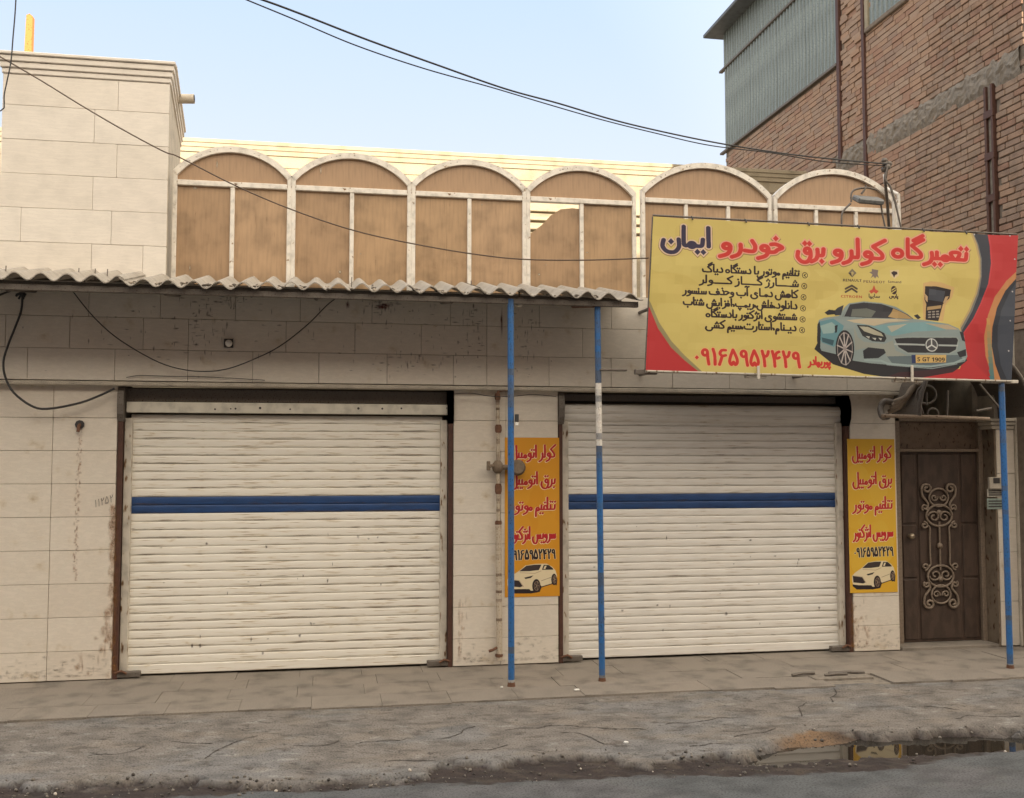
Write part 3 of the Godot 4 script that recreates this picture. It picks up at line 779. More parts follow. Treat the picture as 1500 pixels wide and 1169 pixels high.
# ---------------------------------------------------------------- ground
func poly_at(list: Array, x: float) -> float:      # list of Vector2(x, z) ascending in x
	for i in list.size() - 1:
		if x <= list[i + 1].x or i == list.size() - 2:
			return lerpf(list[i].y, list[i + 1].y, clampf((x - list[i].x) / (list[i + 1].x - list[i].x), 0, 1))
	return 0.0
func ground_line(a: Array, y: float) -> Array:
	var o := []
	for i in range(0, a.size(), 2):
		var p := gr(a[i], a[i + 1], y)
		o.append(Vector2(p.x, p.z))
	o.sort_custom(func(p, q): return p.x < q.x)
	return o
func ground() -> void:
	var sheet := MB.new()
	sheet.quad(Vector3(-150, -0.3, 150), Vector3(150, -0.3, 150), Vector3(150, -0.3, -150), Vector3(-150, -0.3, -150))
	tag(part("ground", sheet, M.render, self), "", "", "", "structure")
	var rd := MB.new()
	rd.quad(Vector3(-150, -0.085, 12.4), Vector3(150, -0.085, 12.4), Vector3(150, -0.085, 4.19), Vector3(-150, -0.085, 4.19))
	for s in [[-150.0, -5.0], [10.0, 150.0]]:
		rd.quad(Vector3(s[0], -0.085, 4.19), Vector3(s[1], -0.085, 4.19), Vector3(s[1], -0.085, 1.2), Vector3(s[0], -0.085, 1.2))
	tag(part("road", rd, M.asphalt, self), "", "", "", "structure")
	# verge: worn concrete apron, broken edge, damp dirt gutter, asphalt
	var e1 := ground_line([-300, 1160, -60, 1152, 0, 1148, 60, 1149, 100, 1145, 130, 1142, 200, 1139, 330, 1142, 360, 1145, 450, 1143, 540, 1138, 620, 1134, 645, 1118, 740, 1113, 800, 1107, 840, 1104, 885, 1103, 915, 1109, 950, 1119, 985, 1104, 1060, 1103, 1090, 1106, 1125, 1092, 1150, 1078, 1200, 1068, 1260, 1074, 1330, 1072, 1420, 1066, 1500, 1068, 1700, 1058], -0.05)
	var e2 := ground_line([-300, 1195, 0, 1178, 250, 1170, 360, 1164, 480, 1160, 600, 1152, 740, 1149, 900, 1141, 1020, 1138, 1120, 1139, 1200, 1135, 1330, 1128, 1378, 1113, 1440, 1106, 1500, 1099, 1700, 1085], -0.085)
	var na := FastNoiseLite.new(); na.seed = 41; na.frequency = 1.1; na.fractal_octaves = 4
	var nb := FastNoiseLite.new(); nb.seed = 42; nb.frequency = 9.0; nb.fractal_octaves = 3
	var nc := FastNoiseLite.new(); nc.seed = 43; nc.frequency = 3.0; nc.fractal_octaves = 4
	var pw := ground_line([900, 1130, 1090, 1113, 1120, 1109, 1200, 1103, 1330, 1096, 1500, 1090, 1700, 1082], -0.11)   # middle of the puddle
	var b := MB.new()
	var x0 := -5.0; var x1 := 10.0; var z0 := 1.14; var z1 := 4.2
	var dx := 0.026; var dz := 0.016
	var nx := int((x1 - x0) / dx); var nz := int((z1 - z0) / dz)
	var H := PackedFloat32Array(); H.resize((nx + 1) * (nz + 1))
	var K := PackedColorArray(); K.resize((nx + 1) * (nz + 1))
	for i in nx + 1:
		var x := x0 + i * dx
		var a1 := poly_at(e1, x); var a2 := poly_at(e2, x); var ap := poly_at(pw, x)
		for j in nz + 1:
			var z := z0 + j * dz
			var jag := nb.get_noise_2d(x, z) * 0.05 + nc.get_noise_2d(x * 1.0, z * 2.0) * 0.06
			var t := (z - 1.14) / 1.4
			var ya := -0.012 - 0.045 * clampf(t, 0, 1) + na.get_noise_2d(x, z) * 0.005 + nb.get_noise_2d(x * 1.5, z * 1.5) * 0.0012
			var yr := -0.072 + na.get_noise_2d(x * 2, z * 2) * 0.004 + 0.01 * clampf((z - 3.0), 0, 1)
			var yd := -0.088 + nc.get_noise_2d(x, z) * 0.018 + nb.get_noise_2d(x, z) * 0.008
			# the gutter deepens where the water stands
			var pd := smoothstep(0.26, 0.06, absf(z - ap + jag * 0.5)) * smoothstep(2.35, 2.8, x)
			yd = lerpf(yd, -0.135 + nb.get_noise_2d(x, z) * 0.008, pd)
			var soft := lerpf(0.012, 0.09, smoothstep(-0.05, 0.3, nc.get_noise_2d(x * 0.5 + 60, 7.0)))
			var apron := smoothstep(soft, -soft, z - a1 + jag * 1.3 + na.get_noise_2d(x * 2.5, 3) * 0.06)
			var road := smoothstep(-0.05, 0.05, z - a2 + jag * 0.6)
			var y := lerpf(yd, ya, apron)
			y = lerpf(y, yr, road * (1.0 - apron))
			var ca := Color(0.205, 0.182, 0.158)
			var v := na.get_noise_2d(x * 0.6 + 9, z * 1.2)
			ca = ca.lerp(Color(0.205, 0.195, 0.182), smoothstep(-0.1, 0.3, v))           # greyer cement patches
			ca = ca.lerp(Color(0.235, 0.20, 0.16), smoothstep(0.1, 0.4, nc.get_noise_2d(x * 0.5, z * 0.9 + 5)) * 0.5)   # blown dust
			var sc := nb.get_noise_2d(x * 0.5 + 20, z * 1.1) + 0.35 * nc.get_noise_2d(x * 0.6, z * 0.9)
			ca = ca.lerp(Color(0.115, 0.098, 0.083), smoothstep(0.38, 0.48, sc) * 0.75)   # scuffs and oil spots
			ca = ca.lerp(Color(0.34, 0.325, 0.295), smoothstep(-0.46, -0.56, sc) * 0.6)   # cement splashes
			var crack := absf(nc.get_noise_2d(x * 0.42 + 3, z * 0.9 + 31))
			if crack < 0.008: ca = ca.lerp(Color(0.05, 0.042, 0.036), 0.7); y -= 0.006 * apron
			var cd := Color(0.04, 0.029, 0.024).lerp(Color(0.065, 0.049, 0.039), smoothstep(0.0, 0.4, nc.get_noise_2d(x * 1.5, z * 3)))
			var sand := smoothstep(0.5, 0.12, Vector2(x - 3.05, (z - 2.28) * 1.6).length() + jag * 1.2)
			cd = cd.lerp(Color(0.20, 0.125, 0.07), sand)
			y += sand * 0.035 * (1.0 - apron)
			var cr_ := Color(0.105, 0.106, 0.107).lerp(Color(0.118, 0.117, 0.114), smoothstep(0.0, 0.4, v))
			var c := cd.lerp(cr_, road)
			c = c.lerp(ca, apron)
			H[i * (nz + 1) + j] = y
			K[i * (nz + 1) + j] = c
	var P := func(i: int, j: int) -> Vector3: return Vector3(x0 + i * dx, H[i * (nz + 1) + j], z0 + j * dz)
	var N := PackedVector3Array(); N.resize(H.size())
	for i in nx + 1:
		for j in nz + 1:
			var hx := H[mini(i + 1, nx) * (nz + 1) + j] - H[maxi(i - 1, 0) * (nz + 1) + j]
			var hz := H[i * (nz + 1) + mini(j + 1, nz)] - H[i * (nz + 1) + maxi(j - 1, 0)]
			N[i * (nz + 1) + j] = Vector3(-hx / (2 * dx), 1, -hz / (2 * dz)).normalized()
	var vv := PackedVector3Array(); vv.resize(H.size())
	var ix := PackedInt32Array()
	for i in nx + 1:
		for j in nz + 1: vv[i * (nz + 1) + j] = P.call(i, j)
	for i in nx:
		for j in nz:
			var a := i * (nz + 1) + j; var d := a + nz + 1
			ix.append_array(PackedInt32Array([a, d, d + 1, a, d + 1, a + 1]))
	var arr := []
	arr.resize(Mesh.ARRAY_MAX)
	arr[Mesh.ARRAY_VERTEX] = vv; arr[Mesh.ARRAY_NORMAL] = N; arr[Mesh.ARRAY_COLOR] = K; arr[Mesh.ARRAY_INDEX] = ix
	var am := ArrayMesh.new()
	am.add_surface_from_arrays(Mesh.PRIMITIVE_TRIANGLES, arr)
	tag(part("road_verge", am, M.gnd, self), "", "", "", "structure")
	# cracks filled with dirt, following the surface
	var ck := MB.new()
	var hat := func(x: float, z: float) -> float:
		return H[clampi(roundi((x - x0) / dx), 0, nx) * (nz + 1) + clampi(roundi((z - z0) / dz), 0, nz)]
	for q in [[740, 1068, 30, 1], [820, 1072, 16, 1], [975, 1060, 28, 1], [900, 1067, 8, 1], [1220, 1030, 26, -1], [1175, 1048, 18, -1], [300, 1108, 20, -1], [520, 1088, 14, 1], [430, 1090, 12, 1], [640, 1080, 14, 1], [1400, 1050, 22, 1], [1075, 1075, 16, 1], [130, 1105, 14, 1], [1330, 1035, 14, 1], [560, 1110, 12, 1], [250, 1085, 9, 1], [690, 1095, 12, 1], [1010, 1088, 14, 1]]:
		var p := gr(q[0], q[1], -0.03)
		var dir := rng.randf_range(-0.35, 0.35) + (0.9 if q[3] < 0 else 0.0)
		for k in q[2]:
			dir += rng.randf_range(-0.45, 0.45)
			dir = clampf(dir, -1.3, 1.3)
			var nxt := p + Vector3(cos(dir), 0, -sin(dir)) * rng.randf_range(0.012, 0.04)
			var w := rng.randf_range(0.0015, 0.006)
			var sd := Vector3(sin(dir), 0, cos(dir)) * w
			var a := p; a.y = hat.call(p.x, p.z) + 0.003; var e := nxt; e.y = hat.call(nxt.x, nxt.z) + 0.003
			ck.quad(a + sd, e + sd, e - sd, a - sd)
			p = nxt
	part("crack", ck, mat(lin(0.055, 0.045, 0.038), 0.95), get_node("road_verge")).set_meta("kind", "stuff")
	# standing water
	var wm := MB.new()
	wm.quad(Vector3(2.2, -0.1, 3.0), Vector3(9.5, -0.1, 3.0), Vector3(9.5, -0.1, 1.9), Vector3(2.2, -0.1, 1.9))
	tag(part("puddle_water", wm, M.water, self), "", "", "", "structure")
	# paving in front of the doors
	var pv := node("pavement", self, Vector3.ZERO)
	tag(pv, "", "", "", "structure")
	var base := MB.new()
	base.box(Vector3(-9, -0.3, -0.6), Vector3(14, -0.012, 1.18))
	part("bed", base, M.render, pv)
	var edges := [-0.22, 0.16, 0.50, 0.85, 1.20]
	for r in 4:
		var x := -5.2 + 0.11 * (r % 2)
		while x < 9.5:
			var w := 0.5
			var a := edges[r] as float; var e := edges[r + 1] as float
			if r == 3: e += rng.randf_range(-0.025, 0.025) + 0.02 * sin(x * 1.7)
			var skip: bool = r == 3 and x > 3.6 and x < 4.05
			if not skip:
				var o := part("paving_slab", piece(w - 0.002, 0.05, snappedf(e - a - 0.002, 0.01), 0.0015), M.slab[rng.randi() % 4], pv, Vector3(x + w / 2, -0.025 + rng.randf_range(-0.002, 0.003), (a + e) / 2))
				o.rotation = Vector3(rng.randf_range(-1, 1) * 0.004, 0, rng.randf_range(-1, 1) * 0.003)
			x += w
	# rubble in the gutter
	var st := MB.new(); st.ball(Vector3.ZERO, Vector3(1, 0.7, 0.85), 6)
	var mm := MultiMesh.new()
	mm.transform_format = MultiMesh.TRANSFORM_3D; mm.use_colors = true
	mm.mesh = st.mesh(); mm.instance_count = 900
	for i in 900:
		var x := rng.randf_range(-2.6, 6.5)
		var z := lerpf(poly_at(e1, x), poly_at(e2, x), pow(rng.randf(), 1.4)) + rng.randf_range(-0.12, 0.06)
		var s := 0.004 + 0.011 * pow(rng.randf(), 3)
		var gi := clampi(int((x - x0) / dx), 0, nx); var gj := clampi(int((z - z0) / dz), 0, nz)
		var t := Transform3D(Basis.from_euler(Vector3(rng.randf(), rng.randf() * 6, rng.randf())).scaled(Vector3(s, s, s)), Vector3(x, H[gi * (nz + 1) + gj] + s * 0.3, z))
		mm.set_instance_transform(i, t)
		var g := rng.randf_range(0.05, 0.2)
		if rng.randf() < 0.05: g = 0.5
		mm.set_instance_color(i, Color(g, g * 0.88, g * 0.74))
	var mi := MultiMeshInstance3D.new()
	mi.name = "gravel"; mi.multimesh = mm; mi.material_override = vmat(0.9)
	add_child(mi)
	tag(mi, "loose gravel and stone chips strewn along the damp gutter", "gravel", "", "stuff")
	# a few pale scraps on the paving
	for q in [[845, 1012, 0.02], [917, 1081, 0.014], [735, 1008, 0.012]]:
		var p := gr(q[0], q[1], 0.0)
		var sc := MB.new(); sc.cbox(Vector3(-q[2], 0, -q[2] * 0.6), Vector3(q[2], 0.012, q[2] * 0.6), 0.003)
		if p.z > 1.2: p.y = -0.035
		var o := part("litter_scrap", sc, M.white, self, p + Vector3(0, 0.002, 0))
		o.rotation.y = rng.randf() * 3
		tag(o, ["small white scrap of litter on the paving beyond the second blue post", "small white scrap on the grey apron by the broken gutter edge", "tiny pale scrap at the foot of the first blue post"][[845, 917, 735].find(q[0])], "litter")
	# broken metal cover at the paving edge
	var cp := gr(1228, 991, 0.0)
	var dc := thing("drain_cover", "broken dark drain cover at the edge of the paving slabs", "drain cover", cp)
	var pm := MB.new(); pm.cbox(Vector3(-0.24, -0.02, -0.07), Vector3(0.26, 0.004, 0.07), 0.004)
	part("cover_plate", pm, M.render, dc, cp + Vector3(0, 0.004, 0.02))
	for q in [[-0.27, -0.02, 0.22, 0.2], [0.1, 0.0, 0.3, -0.1], [-0.02, 0.05, 0.2, 0.05]]:
		var rm := MB.new(); rm.tube([Vector3(-q[2] / 2, 0, 0), Vector3(0, 0.008, 0.006), Vector3(q[2] / 2, 0, 0)], 0.012, 6)
		var o := part("bar", rm, M.steel, dc, cp + Vector3(q[0], 0.016, q[1] - 0.05)); o.rotation.y = q[3]

# ---------------------------------------------------------------- the shop building
func moulding(parent: Node, called: String, x0: float, x1: float, ytop: float, zf: float, steps: Array, mt: Material) -> void:
	var y := ytop
	for s in steps:   # [height, projection]
		var b := MB.new()
		b.cbox(Vector3(x0 - s[1], y - s[0], zf - 0.05), Vector3(x1 + s[1], y - 0.002, zf + s[1]), minf(0.006, s[0] * 0.2))
		part(called, b, mt, parent)
		y -= s[0]
func shop() -> void:
	var T := thing("shop_building", "low cream-tiled shop front with two shuttered bays and arched upper windows", "building", Vector3(1.5, 0, 0))
	# wall core behind the tiles (openings left free)
	var core := MB.new()
	for q in [[-6.0, -0.0, -1.665, 2.38], [1.062, 0.0, 1.985, 2.38], [4.735, 0.0, 5.20, 2.38]]:
		core.box(Vector3(q[0], q[1], -0.6), Vector3(q[2], q[3], -0.0185))
	core.box(Vector3(-6.0, 2.385, -0.6), Vector3(5.3, 3.19, 0.0415))
	core.box(Vector3(-6.0, -0.1, -0.9), Vector3(5.2, 2.38, -0.62))
	part("wall_core", core, M.grout, T)
	# piers
	var ys := [0.008]
	for k in 8: ys.append(0.235 + 0.2645 * k)
	ys.append(2.374)
	var lp := node("wall_pier", T, Vector3(-2.4, 0, 0))
	var r := []
	for k in ys.size() - 1: r.append([ys[k], ys[k + 1], [-3.75, -3.22, -2.69, -2.155, -1.668]])
	tile_rows(r, 0.0, M.tile, lp, 0.003)
	var mp := node("wall_pier", T, Vector3(1.5, 0, 0))
	r = []
	for k in ys.size() - 1: r.append([ys[k], ys[k + 1], [1.066, 1.475, 1.982] if k < 7 else [1.066, 1.52, 1.982]])
	tile_rows(r, 0.0, M.tile, mp, 0.003)
	var rp := node("wall_pier", T, Vector3(5, 0, 0))
	r = []
	for k in ys.size() - 1: r.append([ys[k], ys[k + 1], [4.74, 5.198]])
	tile_rows(r, 0.0, M.tile, rp, 0.003)
	# outer return of the right pier towards the door
	var ret := MB.new(); ret.box(Vector3(5.1985, 0.0, -0.3), Vector3(5.206, 2.36, -0.02))
	part("pier_return", ret, M.plaster, rp)
	# fascia over the shutters
	var fa := node("fascia", T, Vector3(1.3, 2.4, 0.06))
	var yA := 2.385; var yB := 2.64; var yC := 2.898; var yD := 3.185
	r = [[yA, yB, pxs([-260, -160, -70, 40, 168, 275, 370, 467, 567, 664, 713, 804, 895, 985, 1068, 1150, 1240, 1322], 540, 0.06)],
		[yB, yC, pxs([-300, -190, -90, 8, 102, 210, 276, 419, 520, 617, 713, 853, 950, 1045, 1130, 1215, 1322], 490, 0.06)],
		[yC, yD, pxs([-260, -170, -70, 32, 130, 235, 345, 440, 545, 660, 713, 790, 895, 990, 1085, 1180, 1260, 1322], 450, 0.06)]]
	tile_rows(r, 0.062, M.tile, fa, 0.003)
	# trim under the fascia, with its chipped lower lip
	var tr := MB.new()
	tr.cbox(Vector3(-6.0, 2.345, -0.05), Vector3(5.27, 2.379, 0.072), 0.006)
	part("lintel_trim", tr, M.plaster, fa)
	# upper block at the left
	var ub := node("upper_wall", T, Vector3(-1.96, 3.19, 0))
	var uc := MB.new()
	uc.prism(PackedVector2Array([Vector2(-2.60, 0.019), Vector2(-1.318, 0.019), Vector2(-1.47, 1.75), Vector2(-2.60, 1.75)]), 3.19, 4.9)
	for i in uc.v.size():   # laid flat: (x, depth, height) -> (x, height, -depth)
		var p := uc.v[i]; uc.v[i] = Vector3(p.x, p.z, -p.y)
		var m := uc.n[i]; uc.n[i] = Vector3(m.x, m.z, -m.y)
	part("block_core", uc, M.plaster, ub)
	var uy := [3.20, 3.50, 3.777, 4.055, 4.334, 4.614, 4.866]
	for k in 6:
		var js: Array = [[-2.606, -1.898, -1.50, -1.318], [-2.606, -2.44, -1.75, -1.318], [-2.606, -1.9, -1.318], [-2.606, -1.72, -1.318], [-2.606, -1.9, -1.318], [-2.606, -1.72, -1.318]][k]
		tile_rows([[uy[k], uy[k + 1], js]], 0.001, M.utile, ub, 0.002)
	moulding(ub, "cornice", -2.606, -1.318, 5.045, 0.0, [[0.03, 0.05], [0.05, 0.035], [0.05, 0.022], [0.045, 0.01]], M.utile[0])
	var cs := MB.new()    # cornice running back along the angled side
	var y := 5.045
	for s in [[0.03, 0.05], [0.05, 0.035], [0.05, 0.022], [0.045, 0.01]]:
		var a := Vector3(-1.318 + s[1], 0, -0.052); var e := Vector3(-1.47 + s[1], 0, -1.75); var wv := Vector3(-0.12, 0, 0)
		var q := [a, e, e + wv, a + wv]
		for k in 4:
			var p0: Vector3 = q[k]; var p1: Vector3 = q[(k + 1) % 4]
			cs.quad(p0 + Vector3(0, y - s[0], 0), p1 + Vector3(0, y - s[0], 0), p1 + Vector3(0, y - 0.002, 0), p0 + Vector3(0, y - 0.002, 0))
		for h in [y - s[0], y - 0.002]: cs.quad(q[0] + Vector3(0, h, 0), q[1] + Vector3(0, h, 0), q[2] + Vector3(0, h, 0), q[3] + Vector3(0, h, 0))
		y -= s[0]
	part("cornice", cs, M.utile[0], ub)
	var rf := MB.new(); rf.box(Vector3(-2.6, 4.9, -1.75), Vector3(-1.47, 5.0, -0.05))
	part("roof_slab", rf, M.plaster, ub)
	# terrace slab behind the windows
	var sl := MB.new(); sl.box(Vector3(-1.4, 2.95, -4.0), Vector3(6.40, 3.18, -0.21))
	part("terrace_floor", sl, M.plaster, T)
	# arched window screen
	var zw := -0.15
	var bays := []
	var bx := [-1.296, -0.322, 0.703, 1.727, 2.745]
	for k in 4: bays.append([bx[k], bx[k + 1], 4.10, 4.405, 2])
	bays.append([2.795, 4.062, 4.14, 4.49, 3]); bays.append([4.085, 5.345, 4.145, 4.50, 3])
	for k in 6:
		var q: Array = bays[k]
		window_bay(T, q[0], q[1], q[2], q[3], q[4], zw, k)
	# soot, drips and scraps on the panes
	var ps := MB.new()
	for k in 60:
		ps.blot(at(650 + rng.randfn() * 45, 392 + rng.randfn() * 14, zw + 0.0065), rng.randf_range(0.04, 0.14), rng.randf_range(0.03, 0.09), Color(0.10, 0.07, 0.05), rng.randf_range(0.03, 0.10), rng)
	for k in 70:
		var q := at(rng.randf_range(258, 925), rng.randf_range(285, 400), zw + 0.0065)
		ps.blot(q, rng.randf_range(0.002, 0.006), rng.randf_range(0.02, 0.16), Color(0.16, 0.10, 0.06), rng.randf_range(0.1, 0.4), rng)
	for q in [[286, 275, 0.018, 0.012], [278, 392, 0.004, 0.02], [498, 398, 0.012, 0.012], [528, 372, 0.006, 0.006], [706, 300, 0.006, 0.006], [790, 402, 0.01, 0.008], [800, 388, 0.006, 0.005], [860, 370, 0.012, 0.006], [1211, 260, 0.004, 0.016], [318, 240, 0.006, 0.03], [470, 250, 0.006, 0.03]]:
		for k in 2: ps.blot(at(q[0], q[1], zw + 0.0068), q[2] * 1.5, q[3] * 1.5, Color(0.72, 0.65, 0.52), 1.0, rng)
	for k in 60:     # chipped paint on the arch heads
		var bay: Array = bays[k % 6]
		var t := rng.randf_range(-0.9, 0.9)
		var xx: float = lerpf(bay[0], bay[1], 0.5 + 0.5 * t)
		var ya: float = bay[3] - (bay[3] - bay[2] - 0.075) * t * t - 0.022
		ps.blot(Vector3(xx, ya, zw + 0.0345), rng.randf_range(0.004, 0.014), rng.randf_range(0.004, 0.012), Color(0.14, 0.09, 0.06), rng.randf_range(0.5, 1.0), rng)
	part("pane_dirt", ps, M.stain, T).set_meta("kind", "stuff")
	# slanting end frame of the screen
	var en := node("end_frame", T, Vector3(5.36, 3.2, zw))
	for q in [[[1296, 256, -0.1], [1298, 276, -0.05], [1316, 285, 0.1], [1318, 345, 0.1]], [[1299, 275, -0.1], [1309, 287, 0.0], [1310, 345, 0.0]]]:
		var pts := []
		for p in q: pts.append(at(p[0], p[1], p[2]))
		var bm := MB.new()
		for i in pts.size() - 1: bm.tube([pts[i], pts[i + 1]], 0.02, 4)
		part("frame_bar", bm, M.frame, en)
	# rust, scrapes and drips on the tiles
	var sn := MB.new()
	for k in 90:     # drip below the hole at the left
		var t := k / 89.0
		var p := at(117 - 8 * t + rng.randf_range(-3, 3), 628 + 222 * t, 0.0025)
		sn.blot(p, rng.randf_range(0.006, 0.02), rng.randf_range(0.008, 0.03), Color(0.42, 0.20, 0.09), rng.randf_range(0.15, 0.6), rng)
	for k in 150:    # rust creeping from the shutter's edge
		var yy := 740 + 250 * rng.randf()
		var p := at(168 - pow(rng.randf(), 2.5) * (8 + 50 * smoothstep(880, 985, yy)), yy, 0.0025)
		sn.blot(p, rng.randf_range(0.01, 0.04), rng.randf_range(0.02, 0.07), Color(0.36, 0.17, 0.06), rng.randf_range(0.2, 0.6), rng)
	for k in 60:
		var yy := 880 + 68 * rng.randf()
		var p := at(1248 + pow(rng.randf(), 2) * 26, yy, 0.0025)
		sn.blot(p, rng.randf_range(0.01, 0.03), rng.randf_range(0.015, 0.05), Color(0.42, 0.19, 0.05), rng.randf_range(0.15, 0.5), rng)
	for k in 40:
		var p := at(672 + pow(rng.randf(), 2) * 12, 880 + 85 * rng.randf(), 0.0025)
		sn.blot(p, rng.randf_range(0.008, 0.02), rng.randf_range(0.015, 0.05), Color(0.40, 0.2, 0.07), rng.randf_range(0.15, 0.4), rng)
	for k in 300:    # grime along the foot of the piers
		var px: float = [rng.randf_range(-20, 168), rng.randf_range(670, 820), rng.randf_range(-20, 168), rng.randf_range(670, 820), rng.randf_range(1245, 1318)][k % 5]
		var p := at(px, 990 - (px - 170) * 0.0365 - pow(rng.randf(), 3.0) * 34 - 2, 0.0025)
		sn.blot(p, rng.randf_range(0.01, 0.05), rng.randf_range(0.006, 0.025), Color(0.12, 0.09, 0.06), rng.randf_range(0.08, 0.3), rng)
	part("rust_stain", sn, M.stain, T).set_meta("kind", "stuff")
	var sf := MB.new()
	for k in 420:    # dirt and scraped paint on the fascia
		var c: Array = [[300, 470, 60, 30], [330, 440, 40, 10], [620, 470, 90, 30], [560, 445, 20, 8], [690, 480, 20, 60], [250, 500, 160, 40], [470, 470, 200, 40], [770, 500, 18, 40], [600, 530, 60, 14]][k % 9]
		var p := at(c[0] + rng.randfn() * c[2] * 0.6, clampf(c[1] + rng.randfn() * c[3] * 0.6, 428, 552), 0.0655)
		var tall := rng.randf() < 0.5
		sf.blot(p, rng.randf_range(0.004, 0.02) * (0.5 if tall else 2.0), rng.randf_range(0.004, 0.015) * (3.0 if tall else 0.8), Color(0.05, 0.03, 0.025), rng.randf_range(0.3, 0.8), rng)
	for q in [[560, 450, 0.10, 0.03], [566, 447, 0.06, 0.02], [509, 446, 0.02, 0.05], [735, 470, 0.012, 0.22]]:
		sf.blot(at(q[0], q[1], 0.066), q[2], q[3], Color(0.16, 0.035, 0.03), 0.9, rng)
	part("scrape_marks", sf, M.stain, T).set_meta("kind", "stuff")
	# hole in the tile with a rusty stub
	var hp := at(117, 622, 0.0)
	var hm := MB.new(); hm.tube([hp + Vector3(0, 0, -0.01), hp + Vector3(0, 0, 0.012)], 0.036, 9)
	part("stub_hole", hm, M.dark, T)
	var hs := MB.new(); hs.tube([hp + Vector3(0, 0.0, 0.0), hp + Vector3(0.0, -0.012, 0.035), hp + Vector3(-0.004, -0.06, 0.04)], 0.014, 7)
	part("stub", hs, M.rust, T)
	# pencilled figures near the shutter
	var gm := MB.new()
	var L := persian(flip("۱۱۲۵۲"))
	for st in L[1]:
		var pts := []
		for p in st: pts.append(at(166 + p.x * 9.5, 735 - p.y * 11 - p.x * 3, 0.0035))
		gm.tube(pts, 0.0016, 4)
	part("scribble", gm, M.dark, T)

func window_bay(T: Node, x0: float, x1: float, yt: float, ytop: float, n: int, z: float, idx: int) -> void:
	var fw := 0.036
	var B := node("window_bay", T, Vector3((x0 + x1) / 2, 3.19, z))
	var ysp := yt + 0.075           # springing of the arch
	var y0 := 3.19
	var bar := func(called: String, a: Vector3, b: Vector3):
		var m := MB.new(); m.cbox(a, b, 0.004); part(called, m, M.frame, B)
	bar.call("jamb", Vector3(x0, y0, z - 0.03), Vector3(x0 + fw, ysp, z + 0.03))
	bar.call("jamb", Vector3(x1 - fw, y0, z - 0.03), Vector3(x1, ysp, z + 0.03))
	bar.call("transom", Vector3(x0 + fw, yt - 0.045, z - 0.028), Vector3(x1 - fw, yt, z + 0.032))
	var inner := (x1 - x0 - 2 * fw)
	var pw := (inner - fw * (n - 1)) / n
	for k in n:
		var a := x0 + fw + k * (pw + fw)
		if k: bar.call("mullion", Vector3(a - fw, y0, z - 0.026), Vector3(a, yt - 0.045, z + 0.028))
		var pm := MB.new()
		if idx == 3 and k == 0:      # broken pane: the upper left is gone
			pm.prism(PackedVector2Array([Vector2(a, y0), Vector2(a + pw, y0), Vector2(a + pw, yt - 0.09), Vector2(a + pw * 0.86, yt - 0.085), Vector2(a + pw * 0.62, yt - 0.10), Vector2(a + pw * 0.42, yt - 0.16), Vector2(a + pw * 0.24, yt - 0.25), Vector2(a + pw * 0.08, yt - 0.31), Vector2(a - 0.0, yt - 0.335)]), z - 0.004, z + 0.004)
		else:
			pm.box(Vector3(a - 0.004, y0, z - 0.004), Vector3(a + pw + 0.004, yt - 0.042, z + 0.004))
		var pane := part("pane", pm, M.pane[rng.randi() % 3], B)
		if idx == 3 and k == 0: pane.set_meta("label", "broken brown pane with its upper corner missing")
	# arched light: curved head and its pane
	var head := MB.new(); var outer := []; var inn := []
	var cx := (x0 + x1) / 2; var hw := (x1 - x0) / 2
	var rise := ytop - ysp
	var R := (hw * hw + rise * rise) / (2 * rise)
	var ang := asin(hw / R)
	var seg := 22
	for i in seg + 1:
		var t := -ang + 2 * ang * i / seg
		outer.append(Vector2(cx + R * sin(t), ysp - (R - rise) + R * cos(t)))
		var ri := R - 0.05
		var ai := asin((hw - fw) / ri)
		var ti := -ai + 2 * ai * i / seg
		inn.append(Vector2(cx + ri * sin(ti), ysp - (R - rise) + ri * cos(ti)))
	for i in seg:
		var a := Vector3(outer[i].x, outer[i].y, z + 0.034); var b := Vector3(outer[i + 1].x, outer[i + 1].y, z + 0.034)
		var c := Vector3(inn[i + 1].x, inn[i + 1].y, z + 0.034); var d := Vector3(inn[i].x, inn[i].y, z + 0.034)
		var k := Vector3(0, 0, -0.068)
		head.quad(d, c, b, a); head.quad(a + k, b + k, c + k, d + k)
		head.quad(a, b, b + k, a + k); head.quad(c, d, d + k, c + k)
	part("arch_head", head, M.frame, B)
	var poly := PackedVector2Array([Vector2(x0 + fw - 0.004, yt - 0.002), Vector2(x1 - fw + 0.004, yt - 0.002)])
	for i in range(seg, -1, -1): poly.append(inn[i] + Vector2(0, 0.006))
	var tp := MB.new(); tp.prism(poly, z - 0.004, z + 0.004)
	part("arched_pane", tp, M.pane_top, B)

